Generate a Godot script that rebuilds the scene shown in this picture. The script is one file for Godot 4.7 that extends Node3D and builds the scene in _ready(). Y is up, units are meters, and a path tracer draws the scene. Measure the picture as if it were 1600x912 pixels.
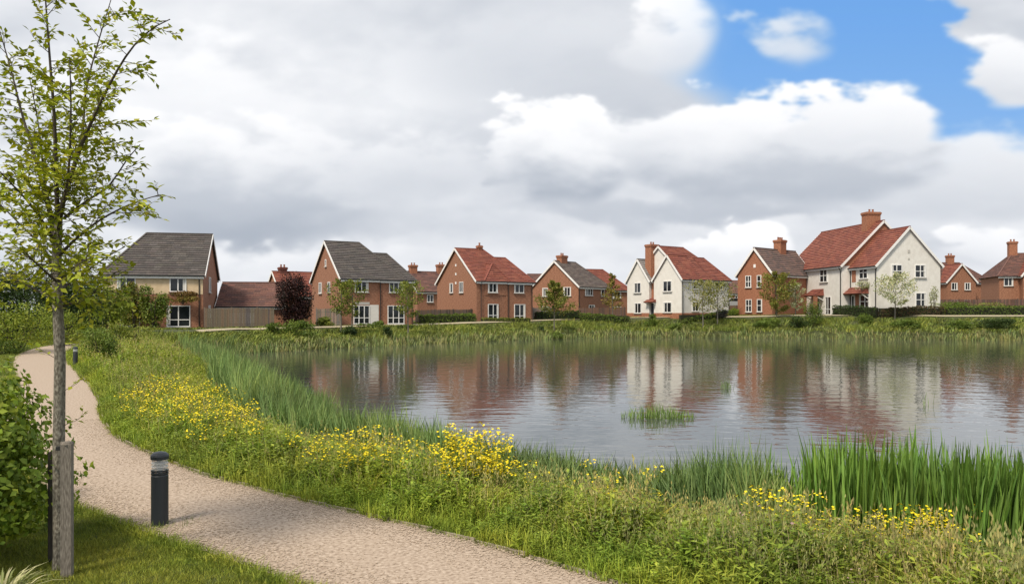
extends Node3D
# A pond with a gravel path and wild meadow in front, a row of brick and rendered houses behind it.
# World: y up, water level 0, camera at x = 0, looking along -z. "d" is distance in front of the camera (d = -z).

const EYE := 2.8
const LENS := 1256.0
var M := {}
var rng := RandomNumberGenerator.new()
var wob := FastNoiseLite.new()

# ---------------------------------------------------------------- mesh helper
class Mb:
	var v := PackedVector3Array()
	var n := PackedVector3Array()
	var c := PackedColorArray()
	var ix := PackedInt32Array()
	func tri(a: Vector3, b: Vector3, d: Vector3, col := Color.WHITE) -> void:
		var nn := (b - a).cross(d - a).normalized()
		var k := v.size()
		v.push_back(a); v.push_back(b); v.push_back(d)
		for i in 3:
			n.push_back(nn); c.push_back(col)
		ix.push_back(k); ix.push_back(k + 2); ix.push_back(k + 1)
	func quad(a: Vector3, b: Vector3, d: Vector3, e: Vector3, col := Color.WHITE) -> void:
		var nn := (b - a).cross(d - a).normalized()
		var k := v.size()
		v.push_back(a); v.push_back(b); v.push_back(d); v.push_back(e)
		for i in 4:
			n.push_back(nn); c.push_back(col)
		for i in [0, 2, 1, 0, 3, 2]:
			ix.push_back(k + i)
	func tri_out(a: Vector3, b: Vector3, d: Vector3, mid: Vector3, col := Color.WHITE) -> void:
		if (b - a).cross(d - a).dot((a + b + d) / 3.0 - mid) < 0.0:
			tri(a, d, b, col)
		else:
			tri(a, b, d, col)
	func quad_out(a: Vector3, b: Vector3, d: Vector3, e: Vector3, mid: Vector3, col := Color.WHITE) -> void:
		if (b - a).cross(d - a).dot((a + b + d + e) / 4.0 - mid) < 0.0:
			quad(a, e, d, b, col)
		else:
			quad(a, b, d, e, col)
	func box(at: Vector3, size: Vector3, col := Color.WHITE, basis := Basis.IDENTITY) -> void:
		var h := size / 2.0
		var p := []
		for i in 8:
			p.append(at + basis * Vector3(h.x if i & 1 else -h.x, h.y if i & 2 else -h.y, h.z if i & 4 else -h.z))
		for q in [[0, 1, 3, 2], [4, 5, 7, 6], [0, 1, 5, 4], [2, 3, 7, 6], [0, 2, 6, 4], [1, 3, 7, 5]]:
			quad_out(p[q[0]], p[q[1]], p[q[2]], p[q[3]], at, col)
	func bar(a: Vector3, b: Vector3, w: float, h: float, up := Vector3.UP, col := Color.WHITE) -> void:
		var y := (b - a).normalized()
		var x := y.cross(up).normalized()
		var z := x.cross(y).normalized()
		box((a + b) / 2.0, Vector3(w, (b - a).length(), h), col, Basis(x, y, z))
	func tube(pts: Array, radii: Array, sides := 7, col := Color.WHITE, cap := false) -> void:
		var k := v.size()
		var side := Vector3.RIGHT
		for i in pts.size():
			var t: Vector3 = (pts[mini(i + 1, pts.size() - 1)] - pts[maxi(i - 1, 0)]).normalized()
			side = side - t * side.dot(t)
			side = side.normalized() if side.length() > 0.01 else t.cross(Vector3.FORWARD).normalized()
			var other := t.cross(side)
			for s in sides:
				var a := TAU * s / sides
				var o := side * cos(a) + other * sin(a)
				v.push_back(pts[i] + o * radii[i]); n.push_back(o); c.push_back(col)
		for i in pts.size() - 1:
			for s in sides:
				var a := k + i * sides + s
				var b := k + i * sides + (s + 1) % sides
				for j in [a, b + sides, b, a, a + sides, b + sides]:
					ix.push_back(j)
		if cap:
			var m := v.size()
			v.push_back(pts[-1]); n.push_back((pts[-1] - pts[-2]).normalized()); c.push_back(col)
			for s in sides:
				ix.push_back(m); ix.push_back(m - sides + (s + 1) % sides); ix.push_back(m - sides + s)
	func lathe(at: Vector3, prof: Array, sides := 20, col := Color.WHITE) -> void:   # prof: [radius, height]
		for i in prof.size() - 1:
			for s in sides:
				var a := TAU * s / sides
				var b := TAU * (s + 1) / sides
				var p := [prof[i], prof[i + 1]]
				var k := v.size()
				var sl := Vector2(p[1][1] - p[0][1], p[0][0] - p[1][0]).normalized()
				for q in [[0, a], [0, b], [1, b], [1, a]]:
					v.push_back(at + Vector3(cos(q[1]) * p[q[0]][0], p[q[0]][1], sin(q[1]) * p[q[0]][0]))
					n.push_back(Vector3(cos(q[1]) * sl.x, sl.y, sin(q[1]) * sl.x)); c.push_back(col)
				for j in [0, 1, 2, 0, 2, 3]:
					ix.push_back(k + j)
	func leaf(at: Vector3, along: Vector3, across: Vector3, up: Vector3, col: Color) -> void:   # a folded rhombic leaf
		var k := v.size()
		v.push_back(at); v.push_back(at + along * 0.45 + across + up); v.push_back(at + along); v.push_back(at + along * 0.45 - across + up)
		var n1 := (across + up).cross(along).normalized()
		var nm := across.cross(along).normalized()
		n.push_back(nm); n.push_back(n1); n.push_back(nm); n.push_back(nm)
		for i in 4:
			c.push_back(col)
		for j in [0, 2, 1, 0, 3, 2]:
			ix.push_back(k + j)
	func blade(at: Vector3, lean: Vector3, h: float, w: float, droop: float, face: float, c0: Color, c1: Color, segs := 3) -> void:
		var k := v.size()
		var across := Vector3(cos(face), 0, sin(face)) * w * 0.5
		for i in segs + 1:
			var t := float(i) / segs
			var p := at + Vector3.UP * h * (t - droop * t * t * t) + lean * h * t * t
			var ww := across * (1.0 - 0.25 * t) if i < segs else across * 0.08
			var cc := c0.lerp(c1, t)
			var nn := Vector3(-sin(face), 0.35, cos(face)).normalized()
			v.push_back(p - ww); v.push_back(p + ww)
			n.push_back(nn); n.push_back(nn); c.push_back(cc); c.push_back(cc)
			if i:
				for j in [-2, 1, -1, -2, 0, 1]:
					ix.push_back(k + i * 2 + j)
	func mesh(m: Material) -> ArrayMesh:
		var a := []
		a.resize(Mesh.ARRAY_MAX)
		a[Mesh.ARRAY_VERTEX] = v; a[Mesh.ARRAY_NORMAL] = n; a[Mesh.ARRAY_COLOR] = c; a[Mesh.ARRAY_INDEX] = ix
		var am := ArrayMesh.new()
		am.add_surface_from_arrays(Mesh.PRIMITIVE_TRIANGLES, a)
		am.surface_set_material(0, m)
		return am

# ---------------------------------------------------------------- node helpers
func put(mb: Mb, called: String, m: Material, parent: Node = self) -> MeshInstance3D:
	var o := MeshInstance3D.new()
	o.name = called
	o.mesh = mb.mesh(m)
	parent.add_child(o, true)
	return o
var used := {}
func numbered(s: String) -> String:
	used[s] = used.get(s, -1) + 1
	return s if used[s] == 0 else "%s_%03d" % [s, used[s]]
func tag(o: Node, label: String, category := "", group := "", kind := "") -> Node:
	o.set_meta("label", label)
	if category: o.set_meta("category", category)
	if group: o.set_meta("group", group)
	if kind: o.set_meta("kind", kind)
	return o
func thing(called: String, label: String, category: String, at := Vector3.ZERO, turn := 0.0, group := "") -> Node3D:
	var o := Node3D.new()
	o.name = numbered(called)
	add_child(o)
	o.position = at
	o.rotation.y = turn
	tag(o, label, category, group)
	return o
func R(a: float, b: float) -> float:
	return rng.randf_range(a, b)
func bx(px: float, d: float) -> float:      # world x of a bearing at distance d
	return (px - 800.0) / LENS * d
func pt(px: float, py: float, d: float) -> Vector3:
	return Vector3((px - 800.0) / LENS * d, EYE - (py - 490.0) / LENS * d, -d)

# ---------------------------------------------------------------- materials
func noise_tex(freq: float, stops: Array, oct := 4, size := 512, sd := 1, kind := FastNoiseLite.TYPE_SIMPLEX_SMOOTH) -> NoiseTexture2D:
	var f := FastNoiseLite.new()
	f.seed = sd; f.noise_type = kind; f.frequency = freq; f.fractal_octaves = oct
	var t := NoiseTexture2D.new()
	t.width = size; t.height = size; t.seamless = true; t.noise = f
	var g := Gradient.new()
	var offs := PackedFloat32Array()
	var cols := PackedColorArray()
	for s in stops:
		offs.push_back(s[0]); cols.push_back(Color(s[1][0], s[1][1], s[1][2]).linear_to_srgb())
	g.offsets = offs; g.colors = cols
	t.color_ramp = g
	return t
func mat(col: Array, rough := 0.8, vc := true) -> StandardMaterial3D:
	var m := StandardMaterial3D.new()
	m.albedo_color = Color(col[0], col[1], col[2]).linear_to_srgb()
	m.roughness = rough
	m.vertex_color_use_as_albedo = vc
	return m
func textured(tex: Texture2D, scale: Vector3, rough := 0.85, bump: Texture2D = null, bump_cm := 0.0) -> StandardMaterial3D:
	var m := mat([1, 1, 1], rough)
	m.albedo_texture = tex
	m.uv1_triplanar = true
	m.uv1_world_triplanar = true
	m.uv1_scale = scale
	if bump:
		m.heightmap_enabled = true
		m.heightmap_texture = bump
		m.heightmap_scale = bump_cm
	return m
func foliage(back := 0.35, rough := 0.55) -> StandardMaterial3D:
	var m := mat([1, 1, 1], rough)
	m.cull_mode = BaseMaterial3D.CULL_DISABLED
	m.backlight_enabled = true
	m.backlight = Color(back, back, back * 0.6)
	m.metallic_specular = 0.35
	return m

func make_materials() -> void:
	M.brick = textured(noise_tex(0.03, [[0.25, [0.165, 0.070, 0.042]], [0.42, [0.265, 0.120, 0.070]], [0.58, [0.340, 0.160, 0.094]], [0.78, [0.42, 0.220, 0.140]]], 5), Vector3(0.25, 0.85, 0.25))
	M.brick_dark = textured(noise_tex(0.03, [[0.25, [0.10, 0.035, 0.026]], [0.5, [0.16, 0.055, 0.040]], [0.8, [0.22, 0.085, 0.06]]], 5, 512, 4), Vector3(0.25, 0.85, 0.25))
	M.brick_orange = textured(noise_tex(0.03, [[0.25, [0.20, 0.078, 0.044]], [0.5, [0.33, 0.135, 0.074]], [0.8, [0.43, 0.21, 0.125]]], 5, 512, 5), Vector3(0.25, 0.85, 0.25))
	M.white_render = textured(noise_tex(0.012, [[0.3, [0.68, 0.66, 0.62]], [0.55, [0.72, 0.70, 0.66]], [0.8, [0.745, 0.73, 0.69]]], 5, 512, 6), Vector3(0.25, 0.18, 0.25), 0.9)
	M.cream_render = textured(noise_tex(0.012, [[0.3, [0.56, 0.43, 0.27]], [0.7, [0.64, 0.50, 0.33]]], 5, 512, 7), Vector3(0.25, 0.2, 0.25), 0.9)
	M.tile_grey = textured(noise_tex(0.02, [[0.3, [0.62, 0.62, 0.62]], [0.7, [1, 1, 1]]], 5, 512, 8), Vector3(0.5, 0.5, 0.5), 0.85)
	M.trim = mat([0.80, 0.80, 0.79], 0.45)
	M.gutter = mat([0.018, 0.018, 0.020], 0.4)
	M.glass = mat([0.014, 0.018, 0.022], 0.04)
	M.interior = mat([0.03, 0.03, 0.03], 0.9)
	M.curtain = mat([0.62, 0.61, 0.58], 0.9)
	M.sill = mat([0.45, 0.43, 0.40], 0.8)
	M.door = mat([0.03, 0.035, 0.05], 0.4)
	M.pot = textured(noise_tex(0.03, [[0.3, [0.24, 0.10, 0.06]], [0.7, [0.38, 0.17, 0.10]]], 4, 256, 9), Vector3(2, 2, 2))
	M.lead = mat([0.20, 0.21, 0.23], 0.6)
	M.fence = textured(noise_tex(0.02, [[0.25, [0.62, 0.62, 0.62]], [0.75, [1, 1, 1]]], 5, 512, 10), Vector3(3.0, 0.5, 3.0), 0.9)
	M.leaf = foliage(0.7)
	M.grass = foliage(0.45, 0.6)
	M.petal = foliage(0.3, 0.7)
	M.bark = textured(noise_tex(0.03, [[0.25, [0.075, 0.065, 0.050]], [0.5, [0.155, 0.140, 0.110]], [0.75, [0.27, 0.255, 0.21]]], 5, 512, 11), Vector3(3.0, 1.2, 3.0), 0.9, noise_tex(0.04, [[0, [0, 0, 0]], [1, [1, 1, 1]]], 4, 256, 12), 0.4)
	M.twig = mat([0.055, 0.042, 0.032], 0.8)
	M.stake = textured(noise_tex(0.03, [[0.2, [0.09, 0.078, 0.062]], [0.5, [0.17, 0.15, 0.125]], [0.8, [0.26, 0.235, 0.20]]], 5, 512, 13), Vector3(6.0, 0.7, 6.0), 0.9, noise_tex(0.05, [[0, [0, 0, 0]], [1, [1, 1, 1]]], 4, 256, 14), 0.2)
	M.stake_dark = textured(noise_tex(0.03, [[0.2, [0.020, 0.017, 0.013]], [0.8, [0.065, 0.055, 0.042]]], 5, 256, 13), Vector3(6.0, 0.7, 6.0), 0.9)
	M.rubber = mat([0.015, 0.015, 0.015], 0.6)
	M.bollard = mat([0.028, 0.034, 0.042], 0.42)
	M.bollard.metallic = 0.2
	M.soil = textured(noise_tex(0.02, [[0.25, [0.030, 0.036, 0.012]], [0.5, [0.055, 0.070, 0.020]], [0.75, [0.095, 0.105, 0.034]]], 6, 1024, 15), Vector3(0.22, 0.22, 0.22), 0.95)
	M.gravel = textured(noise_tex(0.05, [[0.15, [0.23, 0.170, 0.125]], [0.4, [0.345, 0.270, 0.205]], [0.6, [0.385, 0.305, 0.235]], [0.85, [0.48, 0.395, 0.315]]], 5, 1024, 16), Vector3(0.33, 0.33, 0.33), 0.95, noise_tex(0.12, [[0, [0, 0, 0]], [1, [1, 1, 1]]], 4, 1024, 17), 0.3)
	M.stone = mat([1, 1, 1], 0.9)
	M.far_gravel = mat([0.36, 0.31, 0.21], 0.95)
	M.edging = textured(noise_tex(0.03, [[0.25, [0.20, 0.165, 0.12]], [0.75, [0.42, 0.36, 0.28]]], 5, 512, 18), Vector3(1.2, 3.0, 1.2), 0.9)
	var w := mat([0.052, 0.060, 0.054], 0.03, false)
	w.metallic_specular = 0.60
	w.uv1_triplanar = true
	w.uv1_world_triplanar = true
	w.uv1_scale = Vector3(0.025, 0.06, 0.06)
	w.normal_enabled = true
	var wf := FastNoiseLite.new()
	wf.seed = 3; wf.noise_type = FastNoiseLite.TYPE_SIMPLEX_SMOOTH; wf.frequency = 0.02; wf.fractal_octaves = 4; wf.fractal_gain = 0.55
	var wt := NoiseTexture2D.new()
	wt.width = 1024; wt.height = 1024; wt.seamless = true; wt.noise = wf; wt.as_normal_map = true; wt.bump_strength = 4.0
	w.normal_texture = wt
	w.normal_scale = 0.10
	M.water = w

# ---------------------------------------------------------------- sky: air and clouds by direction
var sky_noise := FastNoiseLite.new()
var sky_fine := FastNoiseLite.new()
# cloud bodies: bearing and height of the centre, half width, half height (tangent units x 1256), brightness at top and foot, cover, edge softness, raggedness
var bodies := [
	[240, 190, 330, 150, 0.96, 0.86, 0.8, 1.0, 0.7],
	[560, 60, 130, 60, 0.80, 0.82, 0.35, 1.0, 0.6],
	[1500, 275, 300, 85, 0.90, 0.74, 0.95, 0.9, 0.5],
	[900, 60, 260, 160, 0.95, 0.64, 1.0, 1.6, 0.35],
	[820, -10, 250, 80, 0.64, 0.70, 0.75, 1.6, 0.35],
	[1030, 60, 95, 95, 1.0, 0.80, 0.9, 0.6, 0.6],
	[950, 165, 170, 60, 0.72, 0.66, 0.75, 1.5, 0.35],
	[1215, 80, 90, 58, 0.90, 0.84, 0.85, 0.75, 0.6],
	[1590, 30, 140, 75, 0.74, 0.78, 1.0, 0.45, 0.6],
	[1600, 110, 105, 60, 0.95, 0.80, 1.0, 0.5, 0.6],
	[640, 265, 170, 70, 0.95, 0.70, 0.7, 1.0, 0.6],
	[360, 275, 230, 100, 0.99, 0.62, 0.95, 0.8, 0.55],
	[460, 338, 230, 44, 0.68, 0.54, 0.85, 1.3, 0.35],
	[1180, 235, 310, 92, 0.985, 0.64, 1.0, 0.35, 0.45],
	[1320, 195, 170, 62, 0.97, 0.84, 1.0, 0.4, 0.45],
	[850, 250, 150, 98, 1.0, 0.56, 1.0, 0.35, 0.45],
	[1030, 225, 190, 66, 0.98, 0.80, 0.9, 0.6, 0.5],
	[920, 335, 200, 28, 0.64, 0.56, 0.75, 1.4, 0.3],
	[1160, 325, 210, 24, 0.66, 0.60, 0.75, 1.0, 0.4],
	[1160, 390, 85, 48, 1.0, 0.86, 1.0, 0.3, 0.5],
	[420, 395, 260, 26, 0.93, 0.86, 0.7, 1.0, 0.6],
	[1000, 400, 220, 20, 0.86, 0.88, 0.6, 1.0, 0.6],
	[1510, 385, 120, 26, 0.96, 0.86, 0.9, 0.6, 0.6],
]
func sky_color(az: float, el: float, ex: float, list: Array) -> Color:
	var dir := Vector3(sin(az) * cos(el), sin(el) * 2.2, -cos(az) * cos(el))
	var n1 := sky_noise.get_noise_3dv(dir * 100.0)
	var n2 := sky_fine.get_noise_3dv(dir * 100.0)
	var u := ex + n1 * 60.0 + n2 * 34.0
	var vv := 490.0 - tan(minf(el, 1.45)) * LENS
	var v := vv - n1 * 34.0 + n2 * 26.0
	var low := clampf(1.0 - el / 0.42, 0.0, 1.0)
	var blue := Color(0.42, 0.63, 0.88).lerp(Color(0.72, 0.82, 0.92), pow(low, 1.5))
	blue = blue.lerp(Color(0.80, 0.85, 0.89), pow(clampf(1.0 - el / 0.16, 0.0, 1.0), 1.2))
	var s := 0.83 + 0.12 * n1 + 0.07 * n2
	var gap := 1.0 - Vector2((u - 1400.0) / 390.0, (v - 70.0) / 190.0).length()
	var cover := 1.0 - smoothstep(-0.10, 0.22, gap)
	for b in list:
		var du: float = (u - b[0]) / b[2]
		var dv: float = (v - b[1]) / b[3]
		var q := 1.0 - du * du - dv * dv
		if q < -1.2:
			continue
		q += (n1 * 1.1 + n2 * 1.1) * b[8]
		var m: float = smoothstep(0.0, b[7], q) * b[6]
		if m <= 0.0:
			continue
		var t := clampf((dv + 0.85) / 1.7 + n1 * 0.35 + n2 * 0.22, 0.0, 1.0)
		s = lerpf(s, lerpf(b[4], b[5], t * t * (3.0 - 2.0 * t)) + 0.07 * n2 + 0.03 * n1, m)
		cover = lerpf(cover, 1.0, m)
	var w := clampf((s - 0.45) / 0.55, 0.0, 1.05)
	var cl := Color(0.56, 0.60, 0.66).lerp(Color(0.985, 0.985, 0.99), w)
	return blue.lerp(cl, cover)
func make_sky() -> PanoramaSkyMaterial:
	sky_noise.seed = 5; sky_noise.frequency = 0.022; sky_noise.fractal_octaves = 4
	sky_fine.seed = 9; sky_fine.frequency = 0.10; sky_fine.fractal_octaves = 5; sky_fine.fractal_gain = 0.5
	var r2 := RandomNumberGenerator.new()
	r2.seed = 77
	var W := 3072
	var H := 1536
	# the whole sky, coarse: the same kind of broken cloud all round
	var around := []
	for i in 150:
		var w := r2.randf_range(90, 330)
		var top := r2.randf_range(0.82, 1.0)
		around.append([r2.randf_range(-4200, 5800), r2.randf_range(-2600, 400), w, w * r2.randf_range(0.3, 0.6), top, top - r2.randf_range(0.05, 0.38), 1.0, r2.randf_range(0.4, 1.0), 0.55])
	var low := Image.create(512, 256, false, Image.FORMAT_RGB8)
	for y in 256:
		var el := (0.5 - (y + 0.5) / 256.0) * PI
		for x in 512:
			var az := ((x + 0.5) / 512.0 - 0.5) * TAU
			if y > 130:
				low.set_pixel(x, y, Color(0.46, 0.48, 0.42))
			else:
				low.set_pixel(x, y, sky_color(az, el, 800.0 + az * LENS, around))
	low.resize(W, H, Image.INTERPOLATE_CUBIC)
	# the part towards the houses, finer, with the cloud bodies that stand there
	var x0 := int((0.5 - 0.80 / TAU) * W)
	var x1 := int((0.5 + 0.80 / TAU) * W)
	var y0 := int((0.5 - 0.52 / PI) * H)
	for y in range(y0, H / 2 + 4):
		var el := (0.5 - (y + 0.5) / H) * PI
		for x in range(x0, x1):
			var az := ((x + 0.5) / W - 0.5) * TAU
			var e2 := atan(tan(el) / cos(az))
			var c := sky_color(az, e2, 800.0 + tan(az) * LENS, bodies)
			var k := minf(smoothstep(0.0, 0.10, 0.80 - absf(az)), smoothstep(0.0, 0.10, 0.52 - el))
			if k < 1.0:
				c = low.get_pixel(x, y).lerp(c, k)
			low.set_pixel(x, y, c)
	var turned := Image.create(W, H, false, Image.FORMAT_RGB8)
	turned.blit_rect(low, Rect2i(0, 0, W / 2, H), Vector2i(W / 2, 0))
	turned.blit_rect(low, Rect2i(W / 2, 0, W / 2, H), Vector2i(0, 0))
	low = turned
	var m := PanoramaSkyMaterial.new()
	m.panorama = ImageTexture.create_from_image(low)
	return m

# ---------------------------------------------------------------- terrain
# shoreline of the pond as [x, d], clockwise seen from above
var shore := [
	[30.0, 5.6], [14.0, 6.9], [5.6, 8.6], [4.4, 9.2], [3.5, 9.9], [2.5, 10.6], [1.75, 11.4], [0.0, 13.1], [-1.75, 14.7], [-3.7, 16.7],
	[-5.4, 19.3], [-7.3, 23.4], [-9.8, 29.3], [-13.3, 37.0], [-17.2, 45.0], [-20.6, 51.0], [-21.5, 55.5], [-18.66, 58.6], [-15.28, 64.0],
	[-11.2, 70.3], [-6.2, 78.0], [0.0, 84.8], [11.3, 95.0], [22.7, 95.0], [35.8, 90.2], [47.8, 85.8], [58.7, 82.0], [72.0, 70.0], [76.0, 50.0], [66.0, 25.0], [48.0, 10.0]]
var path_mid := [
	[1.6, 5.0], [0.6, 5.75], [-0.53, 6.9], [-1.47, 7.75], [-2.4, 8.5], [-3.24, 9.15], [-4.15, 9.95], [-5.2, 10.9], [-6.45, 12.3], [-8.0, 14.2], [-9.75, 17.0], [-11.9, 21.0], [-14.2, 24.9], [-17.2, 29.6], [-20.6, 35.0], [-23.0, 40.0], [-24.6, 46.0]]
const GX0 := -70.0
const GD0 := -12.0
const GN := 150
const GS := 1.1
var sdf := PackedFloat32Array()
var pdf := PackedFloat32Array()
var shore_c := PackedVector2Array()
var path_c := PackedVector2Array()
func smooth(pts: Array, closed: bool, per: int) -> PackedVector2Array:
	var out := PackedVector2Array()
	var k := pts.size()
	for i in (k if closed else k - 1):
		var p := []
		for j in [-1, 0, 1, 2]:
			var q: int = (i + j + k) % k if closed else clampi(i + j, 0, k - 1)
			p.append(Vector2(pts[q][0], pts[q][1]))
		for s in per:
			out.push_back(p[1].cubic_interpolate(p[2], p[0], p[3], float(s) / per))
	if not closed:
		out.push_back(Vector2(pts[-1][0], pts[-1][1]))
	return out
func line_dist(p: Vector2, pts: PackedVector2Array, closed: bool) -> float:
	var best := 1e9
	var k := pts.size()
	for i in (k if closed else k - 1):
		var a := pts[i]
		var ab := pts[(i + 1) % k] - a
		var t := clampf((p - a).dot(ab) / ab.length_squared(), 0.0, 1.0)
		best = minf(best, p.distance_squared_to(a + ab * t))
	return sqrt(best)
func make_fields() -> void:
	shore_c = smooth(shore, true, 3)
	path_c = smooth(path_mid, false, 4)
	sdf.resize(GN * GN)
	pdf.resize(GN * GN)
	for j in GN:
		for i in GN:
			var p := Vector2(GX0 + i * GS, GD0 + j * GS)
			var s := line_dist(p, shore_c, true)
			sdf[j * GN + i] = -s if Geometry2D.is_point_in_polygon(p, shore_c) else s
			pdf[j * GN + i] = line_dist(p, path_c, false) if p.x < 6.0 and p.y < 50.0 else 20.0
func look(f: PackedFloat32Array, x: float, d: float) -> float:
	var u := clampf((x - GX0) / GS, 0.0, GN - 1.001)
	var w := clampf((d - GD0) / GS, 0.0, GN - 1.001)
	var i := int(u)
	var j := int(w)
	u -= i; w -= j
	var k := j * GN + i
	return lerpf(lerpf(f[k], f[k + 1], u), lerpf(f[k + GN], f[k + GN + 1], u), w)
func shore_at(x: float, d: float) -> float:
	return look(sdf, x, d) + wob.get_noise_2d(x * 9.0, d * 9.0) * 0.5
func path_at(x: float, d: float) -> float:
	return line_dist(Vector2(x, d), path_c, false) if look(pdf, x, d) < 3.0 else 9.0
func plateau(x: float, d: float) -> float:
	var far := clampf((x + 20.0) / 55.0, 0.0, 1.0) * 1.05 + 1.55
	far += clampf((d - 105.0) / 30.0, 0.0, 1.0) * 0.4
	return lerpf(0.5, far, smoothstep(18.0, 62.0, d))
func land(x: float, d: float) -> float:
	var s := shore_at(x, d)
	if s < 0.0:
		return maxf(-0.9, s * 0.45)
	var near := 1.0 - smoothstep(18.0, 50.0, d)
	var a := smoothstep(0.0, 3.2, s)
	var b := 0.30 * smoothstep(0.0, 1.2, s) + 0.70 * smoothstep(0.0, 9.0, s)
	return plateau(x, d) * lerpf(b, a, near) + wob.get_noise_2d(x * 14.0, d * 14.0) * 0.05 * smoothstep(0.3, 2.0, s) * smoothstep(1.2, 2.5, look(pdf, x, d))
func spot(x: float, d: float, lift := 0.0) -> Vector3:
	return Vector3(x, land(x, d) + lift, -d)

func make_ground() -> void:
	var mb := Mb.new()
	var vx := PackedFloat32Array()
	for i in GN:
		vx.push_back(GX0 + i * GS)
	var lx := [-2500.0, -600.0, -160.0]
	var hx := [130.0, 500.0, 2500.0]
	var xs := lx + Array(vx) + hx
	var ds := [-600.0, -80.0] + range(GN).map(func(j): return GD0 + j * GS) + [190.0, 400.0, 1000.0, 3000.0]
	for d in ds:
		for x in xs:
			var y := land(x, d)
			mb.v.push_back(Vector3(x, y, -d))
			var e := 0.5
			mb.n.push_back(Vector3(land(x - e, d) - land(x + e, d), 2.0 * e, land(x, d + e) - land(x, d - e)).normalized())
			mb.c.push_back(Color.WHITE)
	var w := xs.size()
	for j in ds.size() - 1:
		for i in w - 1:
			var k := j * w + i
			for q in [k, k + w, k + 1, k + 1, k + w, k + w + 1]:
				mb.ix.push_back(q)
	tag(put(mb, "ground", M.soil), "grassy earth around the pond and under the houses", "", "", "structure")
	# water
	var wm := Mb.new()
	wm.quad(Vector3(-40, 0, -5), Vector3(84, 0, -5), Vector3(84, 0, -104), Vector3(-40, 0, -104))
	tag(put(wm, "pond_water", M.water), "rippled pond water reflecting the houses and clouds", "", "", "structure")
	# gravel path
	var pm := Mb.new()
	var k := path_c.size()
	var rows := 11
	for i in k:
		var t := (path_c[mini(i + 1, k - 1)] - path_c[maxi(i - 1, 0)]).normalized()
		var nrm := Vector2(t.y, -t.x)
		for j in rows:
			var o := (float(j) / (rows - 1) - 0.5) * 2.0
			var p := path_c[i] + nrm * o * (0.93 + 0.10 * wob.get_noise_2d(i * 30.0, j * 200.0))
			pm.v.push_back(Vector3(p.x, land(p.x, p.y) + 0.012 + 0.03 * (1.0 - o * o), -p.y))
			pm.n.push_back(Vector3.UP); pm.c.push_back(Color.WHITE)
	for i in k - 1:
		for j in rows - 1:
			var a := i * rows + j
			for q in [a, a + rows, a + 1, a + 1, a + rows, a + rows + 1]:
				pm.ix.push_back(q)
	var pth := put(pm, "gravel_path", M.gravel)
	tag(pth, "tan gravel footpath winding along the pond meadow", "", "", "structure")
	var acc := 0
	for i in range(0, k - 1, 2):        # timber edging boards on the pond side
		if path_c[i].y > 34.0: break
		var t := (path_c[mini(i + 2, k - 1)] - path_c[i]).normalized()
		var side := Vector2(t.y, -t.x)
		if side.x < 0.0: side = -side
		var p := path_c[i] + side * 0.97
		var q := path_c[mini(i + 2, k - 1)] + side * 0.97
		var eb := Mb.new()
		eb.bar(Vector3(p.x, land(p.x, p.y) + 0.0, -p.y), Vector3(q.x, land(q.x, q.y) - 0.015, -q.y), 0.024, 0.09)
		put(eb, "edging_board", M.edging, pth)
		acc += 1
	# the far path, a pale strip along the opposite bank
	var fm := Mb.new()
	var prev := []
	for i in shore_c.size():
		var p := shore_c[i]
		if i < 50 or i > 83: continue
		var t := (shore_c[i + 1] - shore_c[i - 1]).normalized()
		var o := Vector2(-t.y, t.x)
		if look(sdf, p.x + o.x * 4.0, p.y + o.y * 4.0) < 0.0: o = -o
		var off := 7.2 + wob.get_noise_1d(i * 8.0) * 1.5
		var a := p + o * off
		var b := p + o * (off + 0.95)
		var cur := [spot(a.x, a.y, 0.07), spot(b.x, b.y, 0.09)]
		if prev: fm.quad(prev[0], cur[0], cur[1], prev[1])
		prev = cur
	tag(put(fm, "far_path", M.far_gravel), "pale footpath along the opposite bank below the houses", "", "", "structure")

# ---------------------------------------------------------------- plants
func jit(c: Color, k: float) -> Color:
	var b := 1.0 + R(-k, k)
	return Color(c.r * b * (1.0 + R(-k, k) * 0.5), c.g * b, c.b * b * (1.0 + R(-k, k) * 0.5))
const G_LAWN := Color(0.300, 0.345, 0.050)
const G_MEADOW := Color(0.265, 0.325, 0.042)
const G_DEEP := Color(0.155, 0.210, 0.032)
const G_REED := Color(0.180, 0.260, 0.080)
const STRAW := Color(0.36, 0.29, 0.14)
const GOLD := Color(0.82, 0.66, 0.02)

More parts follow.
